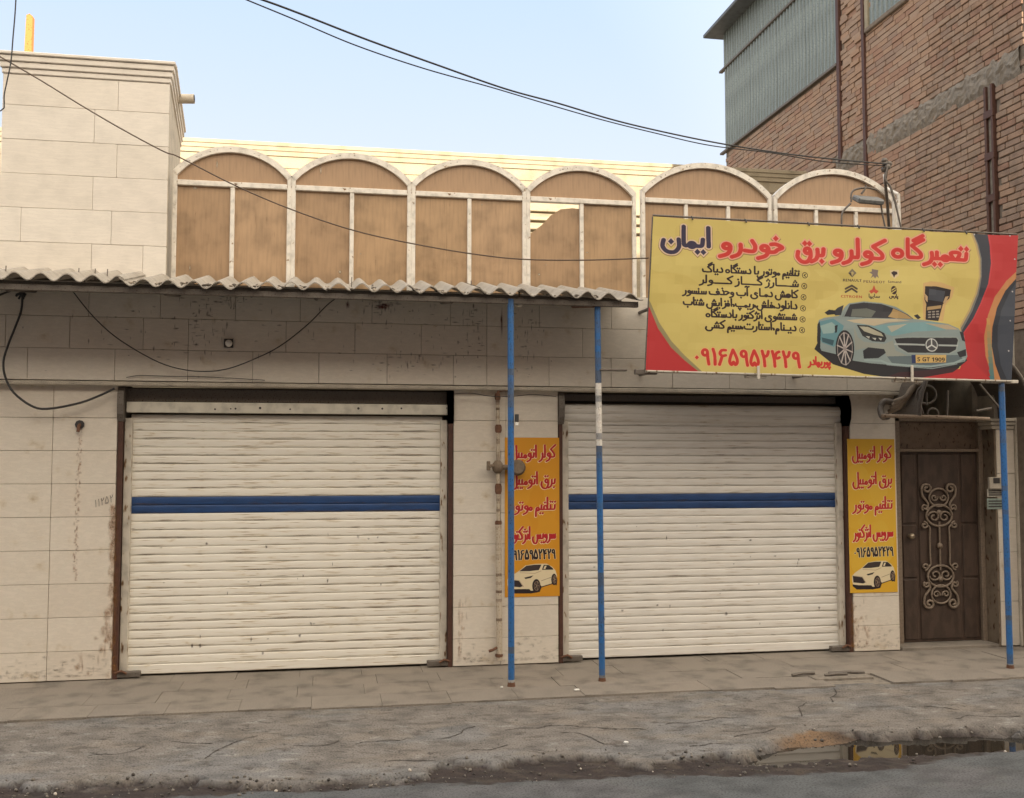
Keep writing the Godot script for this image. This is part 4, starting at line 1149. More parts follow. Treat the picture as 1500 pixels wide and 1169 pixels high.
# ---------------------------------------------------------------- neighbours
func rear_house() -> void:
	var T := thing("rear_house", "cream plastered parapet wall with ribbed cornice rising behind the arched windows", "building", Vector3(2.3, 3.18, -4))
	var w := MB.new(); w.box(Vector3(-4.0, 2.6, -9.0), Vector3(6.35, 5.35, -4.0))
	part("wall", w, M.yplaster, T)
	var y := 5.655
	for s in [[0.05, 0.05], [0.055, 0.04], [0.06, 0.03], [0.145, 0.012]]:
		var b := MB.new(); b.cbox(Vector3(-4.0, y - s[0], -4.3), Vector3(6.36, y - 0.001, -4.0 + s[1]), 0.004)
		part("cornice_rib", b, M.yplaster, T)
		y -= s[0]
	for k in 3:   # rails of the parapet seen through the broken pane
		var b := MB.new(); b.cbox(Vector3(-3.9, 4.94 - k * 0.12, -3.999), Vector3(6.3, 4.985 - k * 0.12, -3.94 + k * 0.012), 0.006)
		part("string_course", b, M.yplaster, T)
	# orange steel upright farther back
	var p := at(36, 80, -6.0); var q := at(42, 22, -6.0)
	var S := thing("roof_post", "rusty orange upright standing on the roof behind the upper block", "post", Vector3(p.x, 5.3, -6))
	var m := MB.new()
	m.prism(PackedVector2Array([Vector2(p.x - 0.06, 5.34), Vector2(p.x + 0.08, 5.34), Vector2(q.x + 0.05, q.y - 0.01), Vector2(q.x + 0.01, q.y + 0.02), Vector2(q.x - 0.03, q.y)]), -6.1, -6.0)
	part("upright", m, mat(lin(0.50, 0.17, 0.04), 0.8, M.rustn, Vector3.ONE * 2), S)
	var m2 := MB.new(); m2.box(Vector3(p.x - 0.12, 5.32, -6.14), Vector3(p.x + 0.14, 5.36, -5.96))
	part("base_plate", m2, M.rust, S)

func brick_building() -> void:
	var X := 6.429
	var T := thing("brick_building", "tall raw brick building with grey metal-clad top storey", "building", Vector3(X + 2, 0, -3))
	var core := MB.new()
	core.box(Vector3(X + 0.012, 0.0, -6.92), Vector3(X + 8, 6.84, 0.30))
	core.box(Vector3(X + 0.012, 6.84, -3.12), Vector3(X + 8, 10.5, 0.30))
	part("wall_core", core, M.mortar, T)
	# bricks: courses of 65 mm; the ones that show largest are single, the rest joined
	var all := MB.new()
	var BW := node("brick_wall", T, Vector3(X, 0, -3))
	var cand := []
	var ch := 0.0655
	var nz := FastNoiseLite.new(); nz.seed = 5; nz.frequency = 0.8
	for k in range(46, 148):
		var y := k * ch
		var z := -6.9 + (0.105 if k % 2 else 0.0) + rng.randf_range(-0.03, 0.03)
		while z < 0.28:
			var l := 0.198 + rng.randf_range(-0.012, 0.012)
			if rng.randf() < 0.08: l *= 0.5
			var zm := z + l / 2
			var ok := true
			if zm < -3.12 and y > 6.78: ok = false
			if y > 5.42 and y < 5.66 and zm > -3.3: ok = nz.get_noise_2d(y * 9, zm * 3) > 0.28   # rough mortar band
			if zm > -2.45 and zm < -1.55 and y > 6.98: ok = false   # clad opening
			var za := z; var zb := minf(z + l, 0.295)
			if y < 5.45:                                            # cut to fit against the steel column
				if za < -0.26: zb = minf(zb, -0.262)
				elif za < -0.118: za = -0.118
			if zb - za < 0.035: ok = false
			if ok: cand.append([y, (za + zb) / 2, zb - za])
			z += l + 0.009
	var score := func(c): 
		var d: float = eye.distance_to(Vector3(X, c[0], c[1]))
		var px: float = 750 + FPX * (Vector3(X, c[0], c[1]) - eye).dot(cr) / (Vector3(X, c[0], c[1]) - eye).dot(cf)
		var py: float = 584.5 - FPX * (Vector3(X, c[0], c[1]) - eye).dot(cu) / (Vector3(X, c[0], c[1]) - eye).dot(cf)
		return d if px < 1500 and py > 0 and py < 345 else 1000.0 + d
	for c in cand: c.append(score.call(c))
	cand.sort_custom(func(a, b): return a[3] < b[3])
	var tones := [Color(0.40, 0.26, 0.175), Color(0.37, 0.22, 0.15), Color(0.41, 0.285, 0.20), Color(0.345, 0.235, 0.17), Color(0.42, 0.27, 0.18), Color(0.38, 0.265, 0.19)]
	for i in cand.size():
		var c: Array = cand[i]
		var rough := 0.004 + rng.randf_range(-0.005, 0.005)
		if c[1] > -3.05 and c[1] < -2.55: rough += rng.randf_range(-0.004, 0.02)
		var l := c[2] as float
		if i < 300:
			var o := part("brick", piece(0.09, 0.056, l, 0.005), M.brick[rng.randi() % 6], BW, Vector3(X - rough + 0.045, c[0] + rng.randf_range(-0.003, 0.003), c[1]))
			o.rotation = Vector3(rng.randf_range(-1, 1) * 0.02, rng.randf_range(-1, 1) * 0.02, rng.randf_range(-1, 1) * 0.02)
		else:
			all.col = tones[rng.randi() % 6]
			var jy := rng.randf_range(-0.003, 0.003)
			var a := Vector3(X - rough, c[0] - 0.028 + jy, c[1] - l / 2); var b := Vector3(X + 0.03, c[0] + 0.028 + jy, c[1] + l / 2)
			all.box(a, b)
	part("far_bricks", all, M.brick_all, T).set_meta("kind", "stuff")
	# smeared mortar band of the ring beam
	var rb := MB.new()
	var nm := FastNoiseLite.new(); nm.seed = 8; nm.frequency = 6.0; nm.fractal_octaves = 4
	var pt := func(i: int, j: int) -> Vector3:
		var z := -3.25 + 3.5 * i / 110.0; var y := 5.40 + 0.29 * j / 10.0
		var e := absf(j / 10.0 - 0.5) * 2.0
		return Vector3(X + 0.011 - (0.028 + nm.get_noise_2d(y * 2, z) * 0.03) * (1.0 - pow(e, 3)), y + nm.get_noise_2d(z * 1.5, 3) * 0.06, z)
	for i in 110:
		for j in 10: rb.quad(pt.call(i, j), pt.call(i + 1, j), pt.call(i + 1, j + 1), pt.call(i, j + 1))
	part("mortar_band", rb, M.render, T)
	# steel uprights
	for q in [[-3.13, 0.035, 5.55, 10.5], [-2.52, 0.03, 3.2, 10.5]]:
		var m := MB.new(); m.cbox(Vector3(X - 0.035, q[2], q[0] - q[1]), Vector3(X + 0.03, q[3], q[0] + q[1]), 0.004)
		part("steel_upright", m, M.brown, T)
	var col := node("steel_column", T, Vector3(X, 3, -0.19))
	for s in [-1, 1]:
		var m := MB.new(); m.cbox(Vector3(X - 0.04, 2.6, -0.19 + s * 0.05 - 0.016), Vector3(X + 0.03, 5.45, -0.19 + s * 0.05 + 0.016), 0.004)
		part("channel", m, M.brown, col)
	var fm := MB.new(); fm.box(Vector3(X - 0.01, 2.6, -0.235), Vector3(X + 0.02, 5.45, -0.145))
	part("infill", fm, M.render, col)
	for k in 5:
		var y := 5.12 - 0.42 * k
		var m := MB.new(); m.cbox(Vector3(X - 0.044, y, -0.262), Vector3(X - 0.02, y + 0.075, -0.118), 0.004)
		part("batten", m, M.brown, col)
	# metal cladding of the top storey: ribbed sheets, rails, eave
	var CL := node("metal_cladding", T, Vector3(X, 6.85, -5))
	var ribs := func(za: float, zb: float, ya: float, yb: float, xo: float) -> MB:
		var m := MB.new()
		var n := int((zb - za) / 0.095)
		for i in n:
			var a := za + (zb - za) * i / n; var w := (zb - za) / n
			var pr := [[0.0, 0.0], [0.55, 0.0], [0.66, -0.022], [0.88, -0.022], [1.0, 0.0]]
			for k in 4:
				var z_0: float = a + w * pr[k][0]; var z_1: float = a + w * pr[k + 1][0]
				m.quad(Vector3(xo + pr[k][1], ya, z_0), Vector3(xo + pr[k + 1][1], ya, z_1), Vector3(xo + pr[k + 1][1], yb, z_1), Vector3(xo + pr[k][1], yb, z_0))
		return m
	for q in [[-6.92, -5.9], [-5.9, -4.95], [-4.95, -4.05], [-4.05, -3.17]]:
		part("cladding_sheet", ribs.call(q[0], q[1] - 0.004, 6.86, 8.24, X), M.clad, CL)
		part("cladding_sheet", ribs.call(q[0], q[1] - 0.004, 8.245, 8.80, X - 0.012), M.clad, CL)
	var bk := MB.new(); bk.box(Vector3(X + 0.02, 6.85, -6.9), Vector3(X + 8, 8.7, -3.15))
	part("backing", bk, M.dark, CL)
	for y in [6.83, 8.22]:
		var m := MB.new(); m.cbox(Vector3(X - 0.045, y - 0.018, -7.06), Vector3(X + 0.02, y + 0.018, -3.17), 0.004)
		part("rail", m, M.steel, CL)
	var ev := MB.new()
	ev.cbox(Vector3(X - 0.30, 8.80, -7.1), Vector3(X + 8, 8.86, -3.12), 0.008)
	part("eave", ev, mat(lin(0.12, 0.13, 0.14), 0.6, M.mottle, Vector3.ONE), CL)
	# clad opening in the brickwork
	var OP := node("clad_opening", T, Vector3(X, 7, -2))
	part("cladding_sheet", ribs.call(-2.40, -1.58, 7.0, 10.2, X - 0.0), M.clad, OP)
	var fr := MB.new(); fr.cbox(Vector3(X - 0.03, 6.97, -2.47), Vector3(X + 0.02, 10.4, -2.40), 0.004)
	part("frame", fr, M.yplaster, OP)
	var si := MB.new(); si.cbox(Vector3(X - 0.04, 6.94, -2.47), Vector3(X + 0.02, 7.0, -1.56), 0.01)
	part("sill", si, M.mortar, OP)
	# cream ground-floor front beyond the blue post
	var GF := node("ground_floor_front", T, Vector3(7, 0, 0))
	for q in [[6.43, 6.52, 0.03, 0], [6.523, 6.58, 0.075, 0], [6.583, 8.4, 0.05, 0]]:
		var m := MB.new(); m.cbox(Vector3(q[0], 0.003, -0.3), Vector3(q[1], 3.1, q[2]), 0.006)
		part("pilaster", m, M.plaster, GF)
	var fw := MB.new(); fw.cbox(Vector3(X + 0.02, 3.1, 0.1), Vector3(X + 8, 10.5, 0.33), 0.01)
	part("front_wall", fw, M.plaster, GF)

func opposite_building() -> void:    # the row across the street, behind the viewer: it keeps the low sun off the front
	var T := thing("opposite_row", "long plain two-storey row across the street, behind the viewer", "building", Vector3(25, 0, 18))
	var h := 9.3
	var w := MB.new(); w.box(Vector3(-50, -0.3, 12.6), Vector3(110, h - 0.25, 21.0))
	part("wall", w, M.brick[1], T)
	var c := MB.new(); c.cbox(Vector3(-50.1, h - 0.25, 12.5), Vector3(110.1, h, 21.1), 0.02)
	part("parapet", c, M.plaster, T)
	for k in 30:
		var x := -42.0 + k * 4.8
		var m := MB.new(); m.cbox(Vector3(x, 0.0, 12.53), Vector3(x + 3.0, 2.6, 12.59), 0.01)
		part("shutter", m, M.rail, T)
		var g := MB.new(); g.cbox(Vector3(x + 0.5, 4.2, 12.53), Vector3(x + 2.0, 5.8, 12.59), 0.01)
		part("window", g, M.dark, T)

# ---------------------------------------------------------------- roller shutters
func shutter(_l: String, n: int) -> void:
	var left := n == 0
	var xa := -1.662 if left else 1.988
	var xb := 1.060 if left else 4.732
	var zs := -0.10
	var T := thing("roller_shutter", "closed cream roller shutter with blue stripe and white drilled top bar" if left else "closed whiter roller shutter with blue stripe under the yellow billboard", "shutter", Vector3((xa + xb) / 2, 0, zs), "roller shutters of the workshop")
	# channel the curtain runs in: brown angle on the wall edge, pale guide
	for s in [0, 1]:
		var e := xa if s == 0 else xb
		var d := 1.0 if s == 0 else -1.0
		var m := MB.new(); m.cbox(Vector3(minf(e, e + d * 0.036), 0.0, -0.14), Vector3(maxf(e, e + d * 0.036), 2.34, -0.004), 0.003)
		part("edge_angle", m, M.brown, T)
		var g := MB.new(); g.cbox(Vector3(minf(e + d * 0.04, e + d * 0.10), 0.015, -0.15), Vector3(maxf(e + d * 0.04, e + d * 0.10), 2.09, -0.055), 0.004)
		part("guide_rail", g, M.rail, T)
		# bottom lock
		var lk := node("lock", T, Vector3(e + d * 0.12, 0.04, -0.05))
		var l1 := MB.new(); l1.cbox(Vector3(e + d * 0.12 - 0.09, 0.012, -0.06), Vector3(e + d * 0.12 + 0.09, 0.058, -0.005), 0.005)
		part("lock_body", l1, M.steel, lk)
		var l2 := MB.new(); l2.tube([Vector3(e + d * 0.02, 0.05, -0.01), Vector3(e + d * 0.07, 0.07, 0.01), Vector3(e + d * 0.11, 0.045, 0.006)], 0.01, 6)
		part("hasp", l2, M.rust, lk)
	# slats
	var x0 := xa + 0.085; var x1 := xb - 0.085
	var p := 0.0676
	var pr := [Vector2(-0.008, 0.0), Vector2(-0.0005, 0.0025), Vector2(0.002, 0.010), Vector2(0.0032, 0.026), Vector2(0.003, 0.044), Vector2(0.0018, 0.057), Vector2(-0.0015, 0.0645), Vector2(-0.008, 0.0672), Vector2(-0.016, 0.0672), Vector2(-0.016, 0.0)]
	var sm := MB.new(); sm.profile_x(pr, x0, x1)
	var mesh := sm.mesh()
	var y := 0.095
	var k := 0
	while y < 2.12:
		var blue := y > 1.27 and y < 1.40
		var mt: Material = M.slat if left else M.slat_clean
		if blue: mt = M.slat_blue
		var o := part("slat", mesh, mt, T, Vector3(0, y, zs + rng.randf_range(-0.0014, 0.0012)))
		o.rotation.z = rng.randf_range(-1, 1) * 0.0004
		if blue: o.set_meta("label", "blue painted slat")
		y += p; k += 1
	var bb := MB.new(); bb.cbox(Vector3(x0, 0.018, zs - 0.02), Vector3(x1, 0.094, zs + 0.010), 0.006)
	part("bottom_bar", bb, M.slat if left else M.slat_clean, T)
	var gd := MB.new()
	for i in (420 if left else 300):
		var row := rng.randi() % 30
		var edge := rng.randf() < 0.35
		var cxx := rng.randf_range(x0, x1) if not edge else (x0 + pow(rng.randf(), 2) * 0.5 if rng.randf() < 0.5 else x1 - pow(rng.randf(), 2) * 0.5)
		var rw := rng.randf_range(0.03, 0.28)
		cxx = clampf(cxx, x0 + rw, x1 - rw)
		gd.blot(Vector3(cxx, 0.0962 + p * row + rng.randf_range(0.002, 0.012), zs + 0.0046), rw, rng.randf_range(0.003, 0.008), Color(0.17, 0.115, 0.065), rng.randf_range(0.25, 0.8) * (1.0 if left else 0.75), rng)
	for i in 26:
		gd.blot(Vector3(rng.randf_range(x0 + 0.1, x1 - 0.1), rng.randf_range(0.15, 1.2), zs + 0.005), rng.randf_range(0.003, 0.02), rng.randf_range(0.004, 0.03), Color(0.06, 0.04, 0.03), rng.randf_range(0.5, 0.95), rng)
	part("groove_dirt", gd, M.stain, T).set_meta("kind", "stuff")
	# drum box above
	var dr := node("drum", T, Vector3((xa + xb) / 2, 2.2, -0.2))
	if left:
		var hb := MB.new(); hb.cbox(Vector3(xa + 0.055, 2.134, -0.055), Vector3(xb - 0.03, 2.222, -0.03), 0.004)
		part("top_bar", hb, mat(lin(0.70, 0.655, 0.55), 0.5, M.mottle, Vector3.ONE), dr)
		for q in [315, 338, 345, 381, 425, 525, 560, 588, 655]:
			var c := at(q, 598.5 + rng.randf_range(-1, 1), -0.03)
			var h := MB.new(); h.tube([c + Vector3(0, 0, -0.01), c + Vector3(0, 0, 0.0022)], rng.randf_range(0.006, 0.011), 8)
			part("bolt_hole", h, M.dark, dr)
	else:
		for q in [[2.10, 0.05], [2.16, 0.055]]:
			var hb := MB.new(); hb.tube([Vector3(xa + 0.06, q[0] + 0.03, -0.12), Vector3(xb - 0.02, q[0] + 0.03, -0.12)], q[1], 14)
			part("roll", hb, M.slat_clean, dr)
	var bx := MB.new(); bx.cbox(Vector3(xa + 0.02, 2.225 if left else 2.27, -0.30), Vector3(xb - 0.02, 2.338, -0.09 if left else -0.16), 0.006)
	part("beam", bx, M.steel, dr)
	var back := MB.new(); back.box(Vector3(xa, 2.0, -0.6), Vector3(xb, 2.34, -0.31))
	part("back_plate", back, M.grout, dr)
	for s in [0, 1]:
		var e := xa - 0.004 if s == 0 else xb + 0.004
		var d := 1.0 if s == 0 else -1.0
		var m := MB.new(); var pts := []
		for i in 15:
			var t := -0.5 * PI + PI * i / 14.0
			pts.append(Vector2(0.03 + 0.05 * cos(t) * 1.2, 2.20 + 0.12 * sin(t)))
		m.prism(PackedVector2Array([Vector2(-0.3, 2.06), Vector2(0.0, 2.06), Vector2(0.035, 2.12), Vector2(0.045, 2.2), Vector2(0.035, 2.28), Vector2(0.0, 2.338), Vector2(-0.3, 2.338)]), 0.0, 0.05)
		for i in m.v.size():   # (depth, height, along) -> (x, y, z)
			var q := m.v[i]; m.v[i] = Vector3(e + d * (0.05 - q.z), q.y, q.x)
			var w := m.n[i]; m.n[i] = Vector3(-d * w.z, w.y, w.x)
		part("end_plate", m, M.steel, dr)

# ---------------------------------------------------------------- house door
func door() -> void:
	var z := -0.20
	var T := thing("iron_door", "brown metal house door with wrought scrollwork and rusty transom panel", "door", Vector3(5.75, 0, z))
	var x0 := 5.345; var x1 := 6.165; var y1 := 1.825
	var lf := MB.new(); lf.cbox(Vector3(x0, 0.035, z - 0.04), Vector3(x1, y1, z), 0.003)
	var leaf := part("leaf", lf, M.door, T)
	# raised panels of the leaf
	for q in [[x0 + 0.02, 0.06, x0 + 0.165, 0.62], [x0 + 0.02, 0.64, x0 + 0.165, 1.13], [x0 + 0.02, 1.15, x0 + 0.165, y1 - 0.02], [x0 + 0.19, 0.06, x1 - 0.20, y1 - 0.02], [x1 - 0.175, 0.06, x1 - 0.02, 0.62], [x1 - 0.175, 0.64, x1 - 0.02, 1.13], [x1 - 0.175, 1.15, x1 - 0.02, y1 - 0.02]]:
		var m := MB.new(); m.cbox(Vector3(q[0], q[1], z - 0.01), Vector3(q[2], q[3], z + 0.012), 0.006)
		part("panel", m, M.door, leaf)
	# transom and frame
	var tp := MB.new(); tp.cbox(Vector3(x0 - 0.02, y1 + 0.03, z - 0.03), Vector3(x1 + 0.02, 2.115, z + 0.004), 0.004)
	part("transom_panel", tp, mat(lin(0.15, 0.10, 0.065), 0.5, M.rustn, Vector3(1.5, 0.8, 1.5), M.mottle, Vector3.ONE), T)
	for q in [[x0 - 0.05, y1, x1 + 0.05, y1 + 0.03], [x0 - 0.05, 2.115, x1 + 0.05, 2.16], [x0 - 0.15, 0.0, x0 - 0.004, 2.16], [x1 + 0.004, 0.0, x1 + 0.05, 2.16]]:
		var m := MB.new(); m.cbox(Vector3(q[0], q[1], z - 0.05), Vector3(q[2], q[3], z + 0.035), 0.004)
		part("frame", m, M.iron, T)
	var th := MB.new(); th.cbox(Vector3(5.21, -0.02, -0.5), Vector3(6.2, 0.032, 0.02), 0.006)
	part("threshold", th, M.slab[0], T)
	# right reveal, weathered
	var rv := MB.new(); rv.cbox(Vector3(x1 + 0.052, 0.0, z - 0.02), Vector3(6.235, 2.12, 0.0), 0.004)
	part("reveal", rv, mat(lin(0.22, 0.17, 0.12), 0.8, M.rustn, Vector3(1, 0.4, 1), M.mottle, Vector3.ONE), T)
	# knob
	var kp := Vector3(x0 + 0.085, 1.03, z + 0.012)
	var kb := MB.new(); kb.tube([kp, kp + Vector3(0, 0, 0.02), kp + Vector3(0, 0, 0.03)], [0.02, 0.012, 0.012], 10); kb.ball(kp + Vector3(0, 0, 0.045), Vector3(0.03, 0.03, 0.022), 12)
	part("knob", kb, mat(lin(0.4, 0.33, 0.24), 0.35, null, Vector3.ONE, null, Vector3.ONE, null, 0.0, 0.7), T)
	# scrollwork, drawn for one quarter and mirrored
	var G := node("scrollwork", T, Vector3(5.735, 0.93, z + 0.03))
	var cx := 5.735; var cy := 0.935
	var O := func(a: float, b: float, sx: float, sy: float) -> Vector3: return Vector3(cx + sx * a * 0.00172, cy + sy * b * 0.00152, z + 0.03)
	var curl := func(a: float, b: float, r: float, t0: float, turns: float, sx: float, sy: float) -> Array:
		var pts := []
		for i in 19:
			var t := i / 18.0
			var th_ := t0 + TAU * turns * t
			var rr := r * (1.0 - 0.75 * t)
			pts.append(O.call(a + rr * cos(th_), b + rr * sin(th_), sx, sy))
		return pts
	for sy in [1.0, -1.0]:
		for sx in [1.0, -1.0]:
			for q in [[72, 355, 32, 0.0, 1.3, 0.013], [86, 238, 20, -1.0, 1.2, 0.010], [92, 128, 22, 1.5, 1.2, 0.010], [32, 180, 36, 0.2, 1.25, 0.009], [28, 300, 22, 2.8, 1.2, 0.009]]:
				var m := MB.new(); m.tube(curl.call(q[0], q[1], q[2], q[3], q[4], sx, sy), q[5], 6)
				part("scroll", m, M.iron, G)
			var s1 := MB.new(); s1.tube(spline([O.call(104, 355, sx, sy), O.call(98, 310, sx, sy), O.call(66, 262, sx, sy), O.call(78, 222, sx, sy)]), 0.012, 6)
			part("stem", s1, M.iron, G)
			var s2 := MB.new(); s2.tube(spline([O.call(70, 128, sx, sy), O.call(58, 110, sx, sy), O.call(60, 60, sx, sy), O.call(60, 0, sx, sy)]), 0.009, 6)
			part("stem", s2, M.iron, G)
		var c1 := MB.new(); var c2 := MB.new(); var p1 := []; var p2 := []
		for i in 25:
			var t := TAU * i / 24
			p1.append(O.call(78 * cos(t), 188 + 66 * sin(t), 1.0, sy)); p2.append(O.call(58 * cos(t), 300 + 56 * sin(t), 1.0, sy))
		c1.tube(p1, 0.011, 6); c2.tube(p2, 0.010, 6)
		part("hoop", c1, M.iron, G); part("hoop", c2, M.iron, G)
		var lm := MB.new(); lm.ball(O.call(0, 205, 1.0, sy), Vector3(0.03, 0.03, 0.012), 8); part("leaf_boss", lm, M.iron, G)
	var st := MB.new(); st.tube([O.call(0, -150, 1.0, 1.0), O.call(0, 150, 1.0, 1.0)], 0.009, 6); part("spine", st, M.iron, G)
	var bs := MB.new(); bs.ball(O.call(0, 0, 1.0, 1.0), Vector3(0.032, 0.03, 0.02), 10); part("rosette", bs, M.iron, G)
	# pier on the right of the door, with its cap
	var P := thing("gate_pier", "narrow cream tiled pier with stepped cap between door and blue post", "pier", Vector3(6.33, 0, 0))
	var pc := MB.new(); pc.box(Vector3(6.24, 0.0, -0.5), Vector3(6.426, 3.2, -0.02)); part("core", pc, M.plaster, P)
	tile_rows([[0.01, 0.42, [6.237, 6.428]], [0.42, 0.88, [6.237, 6.428]], [0.88, 1.20, [6.237, 6.428]], [1.20, 1.62, [6.237, 6.428]], [1.62, 2.04, [6.237, 6.428]]], 0.0, M.tile, P)
	for q in [[2.04, 2.075, 0.015], [2.078, 2.11, 0.03], [2.113, 2.14, 0.045]]:
		var m := MB.new(); m.cbox(Vector3(6.20 - q[2], q[0], -0.25), Vector3(6.427, q[1], q[2]), 0.005); part("cap_moulding", m, M.plaster, P)
	# wall over the door
	var W := thing("fanlight_recess", "open recess above the house door behind the arched canopy", "recess", Vector3(5.75, 2.16, -0.3))
	for q in [[5.21, 2.1, -2.7, 6.24, 2.158, -0.26, "sill_slab"], [5.21, 2.16, -2.7, 5.27, 2.94, -0.26, "side_wall"], [6.18, 2.16, -2.7, 6.238, 2.94, -0.26, "side_wall"], [5.272, 2.16, -2.8, 6.178, 2.94, -2.62, "back_wall"], [5.21, 2.82, -0.5, 6.24, 3.18, -0.215, "head_wall"], [5.21, 2.945, -2.8, 6.24, 2.949, -0.5, "ceiling"]]:
		var m := MB.new(); m.box(Vector3(q[0], q[1], q[2]), Vector3(q[3], q[4], q[5])); part(q[6], m, M.plaster, W)
	# arched canopy with pipework
	var K := thing("door_canopy", "small arched iron canopy with scroll rings above the house door", "canopy", Vector3(5.75, 2.2, 0.3))
	var za := 0.45
	var arch := []; var arch2 := []
	for i in 21:
		var t := PI * i / 20
		arch.append(Vector3(5.72 - 0.56 * cos(t), 2.14 + 0.62 * sin(t), za)); arch2.append(Vector3(5.72 - 0.56 * cos(t), 2.14 + 0.62 * sin(t), -0.27))
	var vs := MB.new()
	for i in 20: vs.quad(arch[i], arch[i + 1], arch2[i + 1], arch2[i])
	part("vault_sheet", vs, M.steel, K)
	var am := MB.new(); am.tube(arch, 0.02, 8); part("arch_tube", am, M.steel, K)
	var fb := MB.new(); fb.tube([at(1292, 609, za), at(1380, 611, za), at(1449, 613.5, za)], 0.016, 8); part("front_bar", fb, mat(lin(0.34, 0.26, 0.19), 0.7, M.rustn, Vector3.ONE * 2), K)
	for q in [[1357, 578, 14.0], [1366, 606, 8.0]]:
		var m := MB.new(); var pts := []
		for i in 25: pts.append(at(q[0] + q[2] * cos(TAU * i / 24), q[1] + q[2] * 0.95 * sin(TAU * i / 24), za - 0.02))
		m.tube(pts, 0.011, 6); part("ring", m, M.steel, K)
	for q in [[[1344, 582], [1352, 606]], [[1357, 575], [1357, 594]], [[1388, 572], [1387, 610]], [[1435, 563], [1466, 600]], [[1430, 602], [1452, 598]]]:
		var m := MB.new(); m.tube([at(q[0][0], q[0][1], za - 0.02), at(q[1][0], q[1][1], za - 0.02)], 0.012, 6); part("strut", m, M.steel, K)
	for k in 4:      # ribbed bracket swelling out of the pier
		var m := MB.new()
		m.tube(spline([at(1302 + k * 3, 603 - k * 5, 0.10 + k * 0.03), at(1318 + k * 3, 596 - k * 5, 0.2 + k * 0.03), at(1330 + k * 2, 580 - k * 4, 0.3), at(1343 + k * 3, 562, 0.38)]), 0.022, 7)
		part("bracket_rib", m, mat(lin(0.30, 0.24, 0.18), 0.8, M.mottle, Vector3.ONE * 3), K)
	var el := MB.new(); el.tube(spline([at(1316, 592, 0.14), at(1296, 588, 0.14), at(1290, 598, 0.14), at(1293, 610, 0.2), at(1300, 610, 0.4)]), 0.03, 8)
	part("elbow", el, M.steel, K)
	# intercom and notices on the pier
	var I := thing("intercom", "small pale intercom box with dark window on the gate pier", "intercom", at(1458, 707, 0.0))
	var im_ := MB.new(); im_.cbox(at(1447, 716, 0) , at(1468, 699, 0) + Vector3(0, 0, 0.03), 0.004); part("case", im_, M.plaster, I)
	var iw := MB.new(); iw.cbox(at(1455, 708, 0.028), at(1464, 700, 0.028) + Vector3(0, 0, 0.006), 0.001); part("window", iw, M.dark, I)
	for q in [[1446, 728, 1469, 716, [0.45, 0.42, 0.35], "small pale notice with printed lines stuck below the intercom"], [1446, 746, 1469, 730, [0.28, 0.34, 0.30], "small grey-green notice stuck below the pale one"]]:
		var a := at(q[0], q[1], 0.002); var b := at(q[2], q[3], 0.002)
		var N := thing("notice", q[5], "notice", a)
		var m := MB.new(); m.box(a, Vector3(b.x, b.y, 0.005)); part("sheet", m, mat(lin(q[4][0], q[4][1], q[4][2]), 0.8, M.mottle, Vector3.ONE * 4), N)
		for k in 3:
			var l := MB.new(); var yy: float = lerpf(a.y, b.y, 0.25 + 0.25 * k)
			l.box(Vector3(a.x + 0.015, yy - 0.006, 0.005), Vector3(b.x - 0.015, yy + 0.006, 0.0065)); part("print_line", l, M.dark, N)

